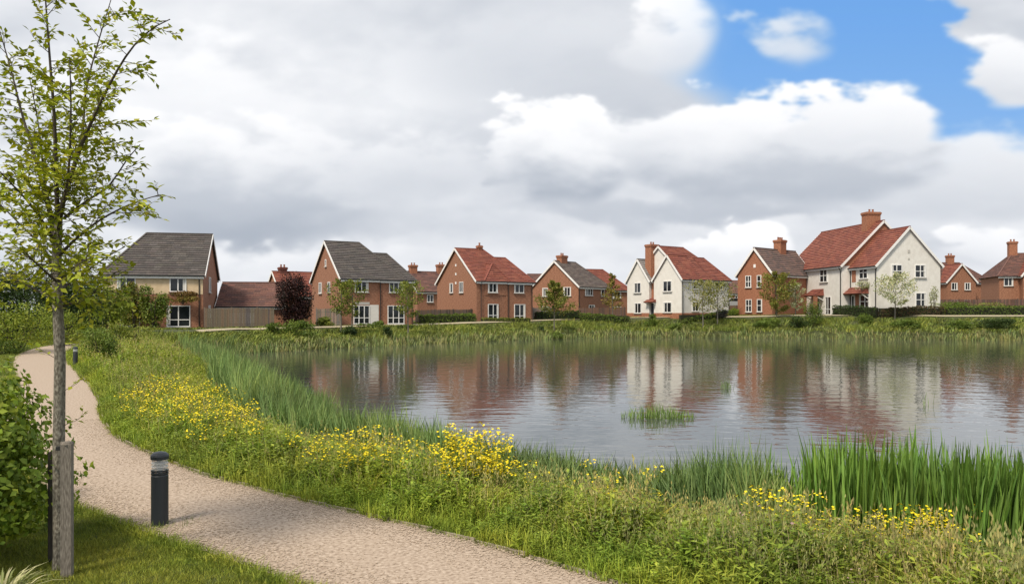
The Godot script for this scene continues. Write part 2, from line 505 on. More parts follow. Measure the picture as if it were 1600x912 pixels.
func tuft(nb: int, h0: float, h1: float, w: float, spread: float, lean: float, droop: float, c0: Color, c1: Color, segs := 3) -> Mb:
	var mb := Mb.new()
	for i in nb:
		var a := R(0, TAU)
		var r := spread * sqrt(rng.randf())
		var la := R(0, TAU)
		var l := Vector3(cos(la), 0, sin(la)) * R(0.05, lean) + Vector3(cos(a), 0, sin(a)) * lean * 0.5 * r / spread
		var cc := jit(c0.lerp(c1, clampf(R(0.25, 1.35), 0.0, 1.0)), 0.2)
		mb.blade(Vector3(cos(a) * r, -0.02, sin(a) * r), l, R(h0, h1), w * R(0.7, 1.3), R(0.0, droop), R(0, TAU), cc, cc, segs)
	return mb
func seed_grass() -> Mb:
	var mb := tuft(17, 0.2, 0.46, 0.012, 0.11, 0.85, 0.55, G_MEADOW, Color(0.42, 0.40, 0.075))
	for i in 2:
		var a := R(0, TAU)
		var b := Vector3(cos(a), 0, sin(a)) * R(0, 0.09)
		var h := R(0.42, 0.68)
		var l := Vector3(R(-1, 1), 0, R(-1, 1)) * 0.22
		mb.blade(b, l, h, 0.004, 0.05, R(0, TAU), STRAW, STRAW, 3)
		var top := b + Vector3.UP * h * 0.95 + l * h
		for k in 6:
			var o := Vector3(R(-1, 1), 0, R(-1, 1)) * 0.014 + Vector3.UP * R(-0.10, 0.02)
			mb.leaf(top + o, Vector3(R(-0.3, 0.3), 1, R(-0.3, 0.3)).normalized() * 0.036, Vector3(R(-1, 1), 0, R(-1, 1)).normalized() * 0.006, Vector3.ZERO, jit(Color(0.42, 0.38, 0.14), 0.25))
	return mb
func herb(h0: float, h1: float, stems: int, lf: float, col: Color, flower := Color(0, 0, 0, 0), nfl := 0) -> Mb:
	var mb := Mb.new()
	for s in stems:
		var a := R(0, TAU)
		var b := Vector3(cos(a), 0, sin(a)) * R(0.0, 0.11)
		var h := R(h0, h1)
		var l := Vector3(R(-1, 1), 0, R(-1, 1)) * 0.25
		mb.blade(b, l, h, 0.007, 0.0, R(0, TAU), col, col, 3)
		var nl := int(h / 0.035)
		for k in nl:
			var t := (k + 0.7) / nl
			var p := b + Vector3.UP * h * t + l * h * t * t
			var la := k * 2.4 + R(-0.4, 0.4)
			var out := Vector3(cos(la), R(-0.25, 0.6), sin(la)).normalized()
			var sz := lf * R(0.7, 1.25) * (1.15 - 0.55 * t)
			mb.leaf(p, out * sz, Vector3(-sin(la), R(-0.2, 0.2), cos(la)) * sz * 0.2, Vector3.UP * sz * 0.08, jit(col, 0.25))
		if nfl:
			var top := b + Vector3.UP * h + l * h
			for k in nfl:
				var o := Vector3(R(-1, 1), 0, R(-1, 1)) * 0.07
				o.y = R(-0.09, 0.03)
				var p := top + o
				mb.blade(top - Vector3.UP * 0.13, o * 2.5, 0.13 + o.y, 0.003, 0.0, R(0, TAU), col, col, 1)
				var tilt := Vector3(R(-0.5, 0.5), 1, R(-0.5, 0.5)).normalized()
				var e1 := tilt.cross(Vector3(R(-1, 1), 0.1, R(-1, 1))).normalized()
				var e2 := tilt.cross(e1)
				for q in 5:
					var an := TAU * q / 5.0
					var dirn := e1 * cos(an) + e2 * sin(an)
					mb.leaf(p, dirn * 0.017 + tilt * 0.003, tilt.cross(dirn) * 0.0065, Vector3.ZERO, jit(flower, 0.18))
	return mb

func scatter(called: String, label: String, category: String, meshes: Array, m: Material, list: Array) -> void:
	# list: [position, scale, height scale, tint]
	var root := Node3D.new()
	root.name = numbered(called)
	add_child(root)
	tag(root, label, category, "", "stuff")
	for k in meshes.size():
		var mm := MultiMesh.new()
		mm.transform_format = MultiMesh.TRANSFORM_3D
		mm.use_colors = true
		mm.mesh = meshes[k].mesh(m)
		var mine := []
		for i in range(k, list.size(), meshes.size()):
			mine.append(list[i])
		mm.instance_count = mine.size()
		var buf := PackedFloat32Array()
		buf.resize(mine.size() * 16)
		var o := 0
		for it in mine:
			var a := rng.randf() * TAU
			var s: float = it[1]
			var c := cos(a) * s
			var n := sin(a) * s
			var p: Vector3 = it[0]
			var t: Color = it[3]
			buf[o] = c; buf[o + 2] = n; buf[o + 3] = p.x
			buf[o + 5] = s * it[2]; buf[o + 7] = p.y
			buf[o + 8] = -n; buf[o + 10] = c; buf[o + 11] = p.z
			buf[o + 12] = t.r; buf[o + 13] = t.g; buf[o + 14] = t.b; buf[o + 15] = 1.0
			o += 16
		mm.buffer = buf
		var mi := MultiMeshInstance3D.new()
		mi.name = "tuft"
		mi.multimesh = mm
		mi.set_meta("kind", "stuff")
		root.add_child(mi, true)
func seen(x: float, d: float, pad := 2.5) -> bool:
	return d > 3.5 and absf(x) < d * 0.645 + pad
func tint(x: float, d: float, k := 0.25) -> Color:
	var a := wob.get_noise_2d(x * 22.0 + 300.0, d * 22.0)
	var b := wob.get_noise_2d(x * 60.0, d * 60.0 + 900.0)
	var l := 1.0 + a * 0.35 + b * 0.25 + R(-k, k)
	return Color(l * (1.0 + b * 0.25), l, l * (1.0 - a * 0.15))
# patches of yellow bloom: x, d, radius, how thick
var bloom := [[-6.9, 15.6, 2.2, 0.62], [-5.7, 13.0, 1.6, 0.45], [-8.2, 19.0, 2.2, 0.5], [-2.0, 10.9, 1.2, 0.45], [-0.45, 10.0, 0.55, 5.0], [-3.9, 12.4, 1.0, 0.2], [0.35, 10.3, 0.6, 0.35], [2.65, 7.9, 0.5, 0.8], [4.0, 8.1, 0.7, 0.8], [1.2, 9.0, 1.3, 0.06]]
func in_bloom(x: float, d: float) -> float:
	var b := 0.0
	for q in bloom:
		b += q[3] * clampf(1.0 - Vector2(x - q[0], d - q[1]).length() / q[2], 0.0, 1.0)
	return b

func make_meadow() -> void:
	var lawn := []; var meadow := []; var seedy := []; var herbs := []; var golds := []; var verge := []; var pinks := []
	# near lawn on the left of the path, mown
	for i in 60000:
		var d := 4.4 + 9.0 * rng.randf()
		var x := -8.6 + 9.2 * rng.randf()
		if not seen(x, d, 0.6): continue
		if look(pdf, x, d) > 6.0: continue
		var p := path_at(x, d)
		if p < 0.90 + 0.10 * wob.get_noise_2d(x * 90.0, d * 90.0): continue
		if left_of_path(x, d):
			if p > 1.15 or rng.randf() < 0.7:
				lawn.append([spot(x, d), R(0.8, 1.25), R(0.7, 1.2) * (1.5 if p < 1.1 and rng.randf() < 0.3 else 1.0), tint(x, d)])
	# lawn further along the path
	for i in 30000:
		var d := 13.0 + 36.0 * rng.randf()
		var x := -34.0 + 26.0 * rng.randf()
		if not seen(x, d, 1.0): continue
		var p := path_at(x, d)
		if p < 0.95 or not left_of_path(x, d): continue
		lawn.append([spot(x, d), R(1.6, 2.6), R(0.8, 1.2), tint(x, d)])
	# the meadow between path and water
	for i in 120000:
		var u := rng.randf()
		var d := 5.0 + 50.0 * u * u
		var w := d * 0.66 + 2.5
		var x := R(-w, minf(w, 14.0))
		if rng.randf() > 0.35 + 0.65 * minf(1.0, w / 10.0): continue
		if left_of_path(x, d): continue
		var s := shore_at(x, d)
		if s < -0.15: continue
		var p := path_at(x, d)
		if p < 0.97 + 0.12 * wob.get_noise_2d(x * 70.0, d * 70.0): continue
		var edge := smoothstep(0.95, 2.0, p)       # kept short beside the path
		var sc := R(0.72, 1.12) * lerpf(0.55, 1.0, edge) * lerpf(0.5, 1.0, smoothstep(0.2, 3.0, s)) * (0.7 if x > 4.9 and d < 12.0 else 1.0) * (1.0 + 0.55 * wob.get_noise_2d(x * 75.0 + 11.0, d * 75.0)) * (1.0 + maxf(0.0, d - 12.0) * 0.02)
		var pos := spot(x, d)
		var tn := tint(x, d)
		var bl := in_bloom(x, d)
		if rng.randf() < minf(0.55, bl * 0.26 * (1.0 + 1.6 * wob.get_noise_2d(x * 120.0, d * 120.0)) * edge):
			golds.append([pos, R(0.9, 1.15) * (1.0 + maxf(0.0, d - 12.0) * 0.02), R(0.9, 1.15) + (0.22 if bl > 1.2 else 0.0), Color(1, 1, 1)])
			continue
		var kind := rng.randf() + 0.30 * wob.get_noise_2d(x * 30.0 + 50.0, d * 30.0)
		if x > 0.8 and d < 9.5: kind += 0.10
		if (edge < 0.35 and rng.randf() < 0.5) or kind < 0.42:
			meadow.append([pos, sc, R(0.8, 1.2), tn])
		elif kind < 0.80 or edge < 0.35:
			herbs.append([pos, sc, R(0.8, 1.15), tn])
		elif kind < 1.12:
			seedy.append([pos, sc, R(0.8, 1.15), tn])
		elif rng.randf() < 0.10:
			pinks.append([pos, sc, R(0.8, 1.1), Color(1, 1, 1)])
	# ragged verge leaning over the path edges
	for i in path_c.size() * 85:
		var q := rng.randf() * (path_c.size() - 2)
		var a := path_c[int(q)].lerp(path_c[int(q) + 1], fmod(q, 1.0))
		if a.y > 30.0: continue
		var t := (path_c[int(q) + 1] - path_c[int(q)]).normalized()
		var o := Vector2(t.y, -t.x) * (1.0 if rng.randf() < 0.5 else -1.0) * R(0.92, 1.12)
		verge.append([spot(a.x + o.x, a.y + o.y), R(0.5, 1.0), R(0.5, 1.0), tint(a.x, a.y)])
	var lm := []
	for i in 3: lm.append(tuft(24, 0.035, 0.075, 0.0045, 0.06, 0.7, 0.4, Color(0.12, 0.17, 0.03), G_LAWN, 2))
	scatter("lawn_grass", "short mown lawn grass left of the gravel path", "grass", lm, M.grass, lawn)
	var gm := []
	for i in 4: gm.append(tuft(15, 0.2, 0.46, 0.012, 0.11, 0.6, 0.5, G_DEEP, G_MEADOW * 1.15))
	scatter("meadow_grass", "tall green meadow grass between path and pond", "grass", gm, M.grass, meadow)
	var vm := []
	for i in 3: vm.append(tuft(12, 0.06, 0.2, 0.006, 0.06, 0.9, 0.5, G_DEEP, G_LAWN))
	scatter("verge_grass", "ragged grass growing over the edges of the gravel path", "grass", vm, M.grass, verge)
	var sm := []
	for i in 4: sm.append(seed_grass())
	scatter("seeding_grass", "straw tinged seeding grass scattered through the meadow", "grass", sm, M.grass, seedy)
	var hm := []
	for i in 4: hm.append(herb(0.22, 0.48, 4, 0.115, Color(0.245, 0.315, 0.040)))
	scatter("meadow_herbs", "leafy green wild herbs scattered through the meadow", "wild plants", hm, M.leaf, herbs)
	var fm := []
	for i in 4: fm.append(herb(0.32, 0.64, 3, 0.06, Color(0.15, 0.215, 0.034), GOLD, 10))
	scatter("yellow_wildflowers", "yellow flowering wild plants in patches along the pond meadow", "wildflowers", fm, M.petal, golds)
	var km := []
	for i in 2: km.append(herb(0.35, 0.55, 3, 0.05, Color(0.12, 0.15, 0.04), Color(0.42, 0.27, 0.27), 4))
	scatter("pink_wildflowers", "thin dusky pink wildflowers among the meadow grass", "wildflowers", km, M.petal, pinks)
func left_of_path(x: float, d: float) -> bool:
	var p := Vector2(x, d)
	var best := 1e9
	var k := 0
	for i in path_c.size() - 1:
		var q := p.distance_squared_to((path_c[i] + path_c[i + 1]) * 0.5)
		if q < best:
			best = q; k = i
	var t := path_c[k + 1] - path_c[k]
	return t.cross(p - path_c[k]) > 0.0

func make_reeds() -> void:
	var thin := []; var iris := []; var far := []; var bank := []
	for i in 78000:
		var u := rng.randf()
		var d := 8.0 + 50.0 * u * u
		var w := d * 0.66 + 2.0
		var x := R(-w, w)
		if d > 22.0 and x > -4.0: continue
		var s := shore_at(x, d)
		if s < -1.9 or s > 0.9: continue
		if x > 3.1 and d < 12.5:
			if s < -1.6 or wob.get_noise_2d(x * 40.0, d * 40.0) < -0.34 or absf(x - 0.365 * d) < 0.14: continue
			if rng.randf() < 0.70: continue
			iris.append([spot(x, d), R(0.85, 1.1), R(0.85, 1.12) * (0.74 if x < 0.365 * d else 1.0), tint(x, d, 0.12)])
		elif d < 19.0:
			var gap := wob.get_noise_2d(x * 30.0 + 70.0, d * 6.0)
			if s < -1.2 + gap * 0.8 or rng.randf() < 0.12: continue
			var hh := 0.90 + 0.30 * gap
			if x > 2.0 and x < 3.3: hh += 0.28 * (1.0 - absf(x - 2.75) / 0.7)
			thin.append([spot(x, d), R(0.8, 1.1), hh * R(0.8, 1.15), tint(x, d, 0.15)])
		else:
			if rng.randf() < 0.60: continue
			thin.append([spot(x, d), R(0.95, 1.35), R(0.95, 1.25), tint(x, d, 0.15)])
	for i in 46000:
		var d := 46.0 + 70.0 * rng.randf()
		var x := R(-d * 0.66, d * 0.66)
		var s := shore_at(x, d)
		if s < -0.8 or s > 26.0: continue
		if s < 0.9:
			far.append([spot(x, d), R(1.5, 2.2), R(0.55, 0.95), tint(x, d, 0.2)])
		elif s < 6.8 or s > 9.2:
			if s > 9.2 and rng.randf() < 0.45: continue
			var lush := 1.0 if s < 6.0 else 0.35
			bank.append([spot(x, d), R(1.8, 3.0), R(0.5, 1.0) * lush * (1.3 if wob.get_noise_2d(x * 12.0, d * 12.0) > 0.15 else 0.8), tint(x, d, 0.25)])
	var tm := []
	for i in 4: tm.append(tuft(9, 0.65, 1.05, 0.015, 0.14, 0.28, 0.10, Color(0.13, 0.20, 0.06), G_REED, 4))
	scatter("pond_reeds", "slender bluish green reeds along the near water edge", "reeds", tm, M.grass, thin)
	var im := []
	for i in 4: im.append(tuft(13, 0.75, 1.40, 0.028, 0.16, 0.11, 0.05, Color(0.085, 0.16, 0.030), Color(0.130, 0.235, 0.040), 5))
	scatter("iris_bed", "tall broad bladed green irises at the right end of the near shore", "irises", im, M.grass, iris)
	var fm := []
	for i in 3: fm.append(tuft(11, 0.3, 0.6, 0.03, 0.22, 0.3, 0.15, Color(0.26, 0.23, 0.11), Color(0.185, 0.235, 0.075)))
	scatter("far_reeds", "low reed fringe along the opposite water edge", "reeds", fm, M.grass, far)
	var bm := []
	for i in 3: bm.append(tuft(22, 0.10, 0.26, 0.022, 0.26, 0.8, 0.4, Color(0.12, 0.17, 0.028), Color(0.215, 0.255, 0.050)))
	scatter("bank_grass", "grass on the opposite bank and in front of the houses", "grass", bm, M.grass, bank)
	# two clumps standing by themselves in the water
	for q in [["reed_clump", "low wide clump of reeds standing alone in the open water", 1021.0, 21.6, 0.95, 0.34, 440, 0.55], ["reed_clump", "tiny tuft of reeds further out in the water than the wide clump", 1132.0, 30.0, 0.20, 0.15, 40, 0.6], ["reed_clump", "few thin stems in the water behind the irises", 1445.0, 24.5, 0.12, 0.1, 8, 0.8]]:
		var o := thing(q[0], q[1], "reeds", Vector3(bx(q[2], q[3]), -0.05, -q[3]), 0.0, "reed clumps in the open water")
		var mb := Mb.new()
		for i in q[6]:
			var a := R(0, TAU)
			var r := sqrt(rng.randf())
			var p := Vector3(cos(a) * r * q[4] + absf(R(0, 0.2)), -0.1, sin(a) * r * q[5])
			mb.blade(p, Vector3(R(-1, 1), 0, R(-1, 1)) * 0.25, (0.1 + q[7] * R(0.55, 1.1)) * (1.1 - 0.55 * r), 0.016, R(0, 0.12), R(0, TAU), Color(0.16, 0.25, 0.062), Color(0.16, 0.25, 0.062), 3)
		put(mb, "blades", M.grass, o)

# ---------------------------------------------------------------- shrubs and trees
func leaf_cloud(mb: Mb, mid: Vector3, rad: Vector3, n: int, size: float, cols: Array, lobes: int, hollow := 0.55, bottom := -1.0) -> void:
	var ls := []
	for i in lobes:
		var dirn := Vector3(R(-1, 1), R(-0.8, 1), R(-1, 1)).normalized()
		ls.append([dirn * R(0.35, 0.72), R(0.28, 0.5), cols[rng.randi() % cols.size()]])
	for i in n:
		var l = ls[rng.randi() % lobes]
		var o := Vector3(R(-1, 1), R(-1, 1), R(-1, 1)).normalized()
		var q: Vector3 = l[0] + o * l[1] * pow(rng.randf_range(hollow, 1.0), 0.5)
		if q.length() > 1.08 or q.y < bottom: continue
		var p := mid + q * rad
		var out := (o + Vector3(R(-1, 1), R(-0.6, 1.0), R(-1, 1)) * 0.9).normalized()
		var side := out.cross(Vector3(R(-1, 1), R(-1, 1), R(-1, 1))).normalized()
		var s := size * R(0.6, 1.3)
		mb.leaf(p, side * s, out.cross(side) * s * 0.32, out * s * 0.12, jit(l[2] if rng.randf() < 0.75 else cols[rng.randi() % cols.size()], 0.22))
func shrub(called: String, label: String, x: float, d: float, w: float, h: float, n: int, size: float, cols: Array, lobes := 12, cat := "shrub", deep := 0.0, lift := 0.0, group := "") -> Node3D:
	var o := thing(called, label, cat, spot(x, d, lift), 0.0, group)
	var mb := Mb.new()
	leaf_cloud(mb, Vector3(0, h * 0.5, 0), Vector3(w * 0.5, h * 0.54, (deep if deep > 0.0 else w) * 0.5), n, size, cols, lobes, 0.35)
	# a lower skirt, so that it meets the ground
	leaf_cloud(mb, Vector3(0, h * 0.22, 0), Vector3(w * 0.46, h * 0.28, (deep if deep > 0.0 else w) * 0.44), n / 3, size, cols, lobes, 0.3, -0.8)
	put(mb, "foliage", M.leaf, o)
	var st := Mb.new()
	for i in 5:
		var a := TAU * i / 5.0 + R(0, 1)
		st.tube([Vector3(cos(a), 0, sin(a)) * 0.06 + Vector3.DOWN * 0.1, Vector3(cos(a) * w * 0.12, h * 0.35, sin(a) * w * 0.12), Vector3(cos(a) * w * 0.26, h * 0.72, sin(a) * w * 0.26)], [0.02 + h * 0.008, 0.015 + h * 0.004, 0.006], 5)
	put(st, "stem", M.twig, o)
	return o
func hedge(label: String, x0: float, d0: float, x1: float, d1: float, h: float, w: float, n: int, size: float, cols: Array, called := "hedge") -> void:
	var a := Vector2(x0, d0)
	var b := Vector2(x1, d1)
	var m := (a + b) * 0.5
	var o := thing(called, label, "hedge", spot(m.x, m.y), 0.0)
	var mb := Mb.new()
	var base := land(m.x, m.y)
	for i in n:
		var t := rng.randf()
		var p := a.lerp(b, t)
		var hh := h * (0.88 + 0.14 * wob.get_noise_2d(p.x * 60.0, p.y * 60.0))
		# on the faces of a box with rounded shoulders, a little inside
		var q := R(0.0, 2.0 * hh + w)
		var across := -w * 0.5 if q < hh else (w * 0.5 if q > hh + w else q - hh - w * 0.5)
		var y := q if q < hh else (2.0 * hh + w - q if q > hh + w else hh)
		across *= R(0.82, 1.05); y *= R(0.86, 1.05)
		var side2 := (b - a).normalized().orthogonal() * across
		var pos := Vector3(p.x + side2.x - m.x, land(p.x, p.y) - base + y, -(p.y + side2.y - m.y))
		var out := Vector3(R(-1, 1), R(-0.3, 1), R(-1, 1)).normalized()
		var sd := out.cross(Vector3(R(-1, 1), R(-1, 1), R(-1, 1))).normalized()
		var s := size * R(0.6, 1.3)
		mb.leaf(pos, sd * s, out.cross(sd) * s * 0.34, out * s * 0.1, jit(cols[rng.randi() % cols.size()], 0.25))
	put(mb, "foliage", M.leaf, o)
	# woody core that keeps light from passing straight through
	var core := Mb.new()
	var n2 := (b - a).normalized()
	var bas := Basis(Vector3(n2.x, 0, -n2.y), Vector3.UP, Vector3(n2.y, 0, n2.x))
	core.box(Vector3(0, h * 0.38, 0), Vector3((b - a).length() * 0.98, h * 0.76, w * 0.55), Color(0.35, 0.5, 0.25), bas)
	put(core, "branches", M.twig, o)
func young_tree(label: String, x: float, d: float, h: float, cw: float, clear: float, n: int, size: float, cols: Array, conical := false, group := "young trees on the opposite bank", stems := 1, blossom := false) -> void:
	var o := thing("blossom_tree" if blossom else "young_tree", label, "tree", spot(x, d), 0.0, group)
	var tr := Mb.new()
	var cr := Mb.new()
	for s in stems:
		var off := Vector3((s - (stems - 1) * 0.5) * cw * 0.3, 0, R(-0.2, 0.2))
		var bend := Vector3(R(-0.1, 0.1), 0, R(-0.1, 0.1))
		tr.tube([off - Vector3.UP * 0.2, off + Vector3.UP * clear + bend * 0.5, off + Vector3.UP * h * 0.6 + bend, off + Vector3.UP * h * 0.93], [0.085, 0.06, 0.04, 0.01], 6)
		var nb := 15
		for i in nb:
			var t := (i + 0.5) / nb
			var y := lerpf(clear, h * 0.9, t)
			var a := i * 2.4 + R(-0.5, 0.5)
			var reach := cw * 0.5 * (1.0 - t * 0.85 if conical else sin(PI * (0.18 + 0.74 * t))) * R(0.7, 1.1) / (1.0 + 0.25 * (stems - 1))
			var tip := off + Vector3(cos(a) * reach, y + reach * 0.55, sin(a) * reach)
			tr.tube([off + Vector3.UP * y, off + Vector3(cos(a) * reach * 0.5, y + reach * 0.35, sin(a) * reach * 0.5), tip], [0.025, 0.017, 0.005], 4)
			for j in n / (nb * stems):
				var u := pow(rng.randf(), 0.7)
				var p := (off + Vector3.UP * y).lerp(tip, 0.15 + u) + Vector3(R(-1, 1), R(-0.8, 0.8), R(-1, 1)) * (0.10 + reach * 0.20)
				var out := Vector3(R(-1, 1), R(-0.2, 1), R(-1, 1)).normalized()
				var sd := out.cross(Vector3(R(-1, 1), R(-1, 1), R(-1, 1))).normalized()
				var sz := size * R(0.6, 1.35)
				cr.leaf(p, sd * sz, out.cross(sd) * sz * 0.34, out * sz * 0.1, jit(cols[rng.randi() % cols.size()], 0.25))
	put(tr, "trunk", M.bark, o)
	put(cr, "crown", M.leaf, o)

var twig_leaves := 0
func leafy_twig(wood: Mb, lv: Mb, a: Vector3, dirn: Vector3, length: float, r: float, gap: float, cols: Array, depth := 0) -> void:
	var pts := [a]
	var rad := [r]
	var dd := dirn
	var p := a
	for k in 4:
		dd = (dd + Vector3(R(-1, 1), R(-0.7, 0.8), R(-1, 1)) * 0.20).normalized()
		p = p + dd * length / 4.0
		pts.append(p); rad.append(r * (1.0 - 0.22 * (k + 1)))
	wood.tube(pts, rad, 4)
	var nl := int(length / gap)
	for i in nl:
		var t := (i + R(0.3, 1.0)) / nl * 4.0
		if t < 0.5 and depth == 0: continue
		var q: Vector3 = pts[mini(int(t), 3)].lerp(pts[mini(int(t), 3) + 1], t - int(t)) if t < 4.0 else pts[4]
		var side := dd.cross(Vector3(R(-0.4, 0.4), 1, R(-0.4, 0.4))).normalized() * (1.0 if i % 2 else -1.0)
		var al := (side * R(0.5, 1.0) + dd * R(0.2, 0.9) + Vector3(R(-0.3, 0.3), R(-0.7, 0.35), R(-0.3, 0.3))).normalized()
		var s := R(0.050, 0.086)
		var ac := al.cross(Vector3(R(-0.6, 0.6), 1, R(-0.6, 0.6))).normalized()
		lv.leaf(q + al * 0.006, al * s, ac * s * R(0.24, 0.32), ac.cross(al) * s * 0.10, jit(cols[rng.randi() % cols.size()], 0.2))
		twig_leaves += 1
	if depth < 1:
		for k in 3:
			var q: Vector3 = pts[1 + k]
			leafy_twig(wood, lv, q, (dd + Vector3(R(-1, 1), R(-0.5, 0.7), R(-1, 1)) * 0.9).normalized(), length * R(0.3, 0.55), r * 0.6, gap, cols, depth + 1)
func make_front_tree() -> void:
	rng.seed = 41
	var D := 7.2
	var base := pt(92, 893, D)
	base.y = land(base.x, D)
	var o := thing("young_tree", "slender foreground tree with sparse fresh leaves beside a timber stake", "tree", base, 0.0)
	var trunk := Mb.new()
	var wood := Mb.new()
	var lv := Mb.new()
	var cols := [Color(0.315, 0.360, 0.028), Color(0.370, 0.405, 0.036), Color(0.250, 0.300, 0.024), Color(0.420, 0.430, 0.055)]
	var L := func(px: float, py: float, dd := 0.0) -> Vector3: return pt(px, py, D + dd) - base
	trunk.tube([Vector3(0, -0.1, 0), Vector3(0.005, 0.15, 0), L.call(91, 700), L.call(93, 560), L.call(89, 470), L.call(88, 395), L.call(92, 330)], [0.070, 0.056, 0.050, 0.046, 0.043, 0.039, 0.028], 12)
	put(trunk, "trunk", M.bark, o)
	var limbs := [
		[[[88, 400, 0], [76, 330, 0.1], [55, 250, 0.25], [34, 180, 0.35], [16, 108, 0.45], [-4, 40, 0.55]], 0.026],
		[[[90, 350, 0], [87, 283, -0.1], [84, 184, -0.2], [77, 92, -0.25], [70, -5, -0.3], [66, -70, -0.3]], 0.026],
		[[[92, 335, 0], [112, 265, 0.2], [128, 210, 0.35], [132, 151, 0.45], [146, 89, 0.5], [174, -5, 0.6]], 0.022],
		[[[92, 335, 0], [103, 298, -0.1], [125, 230, -0.2], [148, 178, -0.3], [174, 125, -0.4], [204, 76, -0.5], [238, 43, -0.55], [265, 30, -0.6]], 0.025],
		[[[90, 400, 0], [130, 362, -0.2], [168, 336, -0.3], [210, 316, -0.4], [250, 304, -0.45]], 0.016],
		[[[100, 340, 0], [140, 310, 0.2], [170, 290, 0.3], [197, 250, 0.4], [218, 226, 0.5]], 0.015],
		[[[88, 420, 0], [60, 380, 0.3], [30, 350, 0.5], [0, 320, 0.6], [-40, 290, 0.7]], 0.016],
		[[[87, 380, 0], [55, 330, -0.3], [20, 290, -0.5], [-20, 250, -0.6]], 0.016],
		[[[90, 455, 0], [125, 430, 0.4], [160, 405, 0.6], [195, 385, 0.7]], 0.013],
		[[[89, 470, 0], [50, 450, 0.3], [15, 430, 0.5], [-20, 410, 0.6]], 0.013],
		[[[90, 440, 0], [110, 420, -0.5], [135, 405, -0.9]], 0.012],
		[[[88, 440, 0], [60, 415, -0.5], [40, 395, -0.9]], 0.012],
		[[[90, 480, 0], [140, 462, 0.1], [180, 425, 0.2]], 0.010],
		[[[88, 365, 0], [70, 290, 0.5], [60, 200, 0.8], [45, 120, 0.9]], 0.018],
		[[[90, 360, 0], [105, 280, -0.5], [110, 180, -0.7], [108, 90, -0.8]], 0.018],
	]
	for l in limbs:
		var pts := []
		for q in l[0]:
			pts.append(L.call(q[0], q[1], q[2]))
		var curve := Curve3D.new()
		for i in pts.size():
			var tg: Vector3 = (pts[mini(i + 1, pts.size() - 1)] - pts[maxi(i - 1, 0)]) / 6.0
			curve.add_point(pts[i], -tg, tg)
		var len := curve.get_baked_length()
		var fine := []
		var rad := []
		var steps := 16
		for i in steps + 1:
			fine.append(curve.sample_baked(len * i / steps))
			rad.append(lerpf(l[1], 0.004, pow(float(i) / steps, 0.8)))
		wood.tube(fine, rad, 6)
		var at := 0.22 if l[1] > 0.02 else 0.12
		while at < len:
			var p := curve.sample_baked(at)
			var t := at / len
			var along := (curve.sample_baked(minf(at + 0.05, len)) - curve.sample_baked(at - 0.05)).normalized()
			var rnd := Vector3(R(-1, 1), R(-0.6, 0.7), R(-1, 1)).normalized()
			var dirn := (along * R(0.2, 0.7) + rnd).normalized()
			var reach := lerpf(0.56, 0.18, t) * R(0.6, 1.2)
			leafy_twig(wood, lv, p, dirn, reach, 0.0045, 0.033, cols)
			at += R(0.045, 0.085)
	# two leafy shoots low on the trunk
	for q in [[100, 610, 1.0], [98, 665, 1.0], [86, 560, -1.0], [97, 540, 1.0]]:
		leafy_twig(wood, lv, L.call(q[0], q[1]), Vector3(q[2], 0.5, R(-0.5, 0.8)).normalized(), 0.22, 0.003, 0.04, cols)
	put(wood, "branches", M.twig, o)
	put(lv, "leaves", M.leaf, o)
	# stakes and ties
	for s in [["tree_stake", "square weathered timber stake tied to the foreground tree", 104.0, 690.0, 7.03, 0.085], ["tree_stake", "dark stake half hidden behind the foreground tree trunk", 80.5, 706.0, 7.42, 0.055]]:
		var top := pt(s[2], s[3], s[4])
		var g := land(top.x, s[4])
		var st := thing(s[0], s[1], "stake", Vector3(top.x, g, -s[4]), 0.25, "stakes at the foreground tree")
		var mb := Mb.new()
		var h: float = top.y - g
		var w: float = s[5] * 0.5
		var c: float = w * 0.72
		mb.box(Vector3(0, h * 0.5 - 0.1, 0), Vector3(w * 2, h + 0.16, w * 2))
		mb.lathe(Vector3(0, h - 0.021, 0), [[w * 1.40, 0], [w * 1.2, 0.022], [0.0, 0.026]], 4)
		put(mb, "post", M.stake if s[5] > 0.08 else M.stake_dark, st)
		if s[5] > 0.08:
			var tie := Mb.new()
			tie.box(Vector3(-0.055, h - 0.06, -0.03), Vector3(0.075, 0.032, 0.05))
			put(tie, "tie_strap", M.rubber, st)

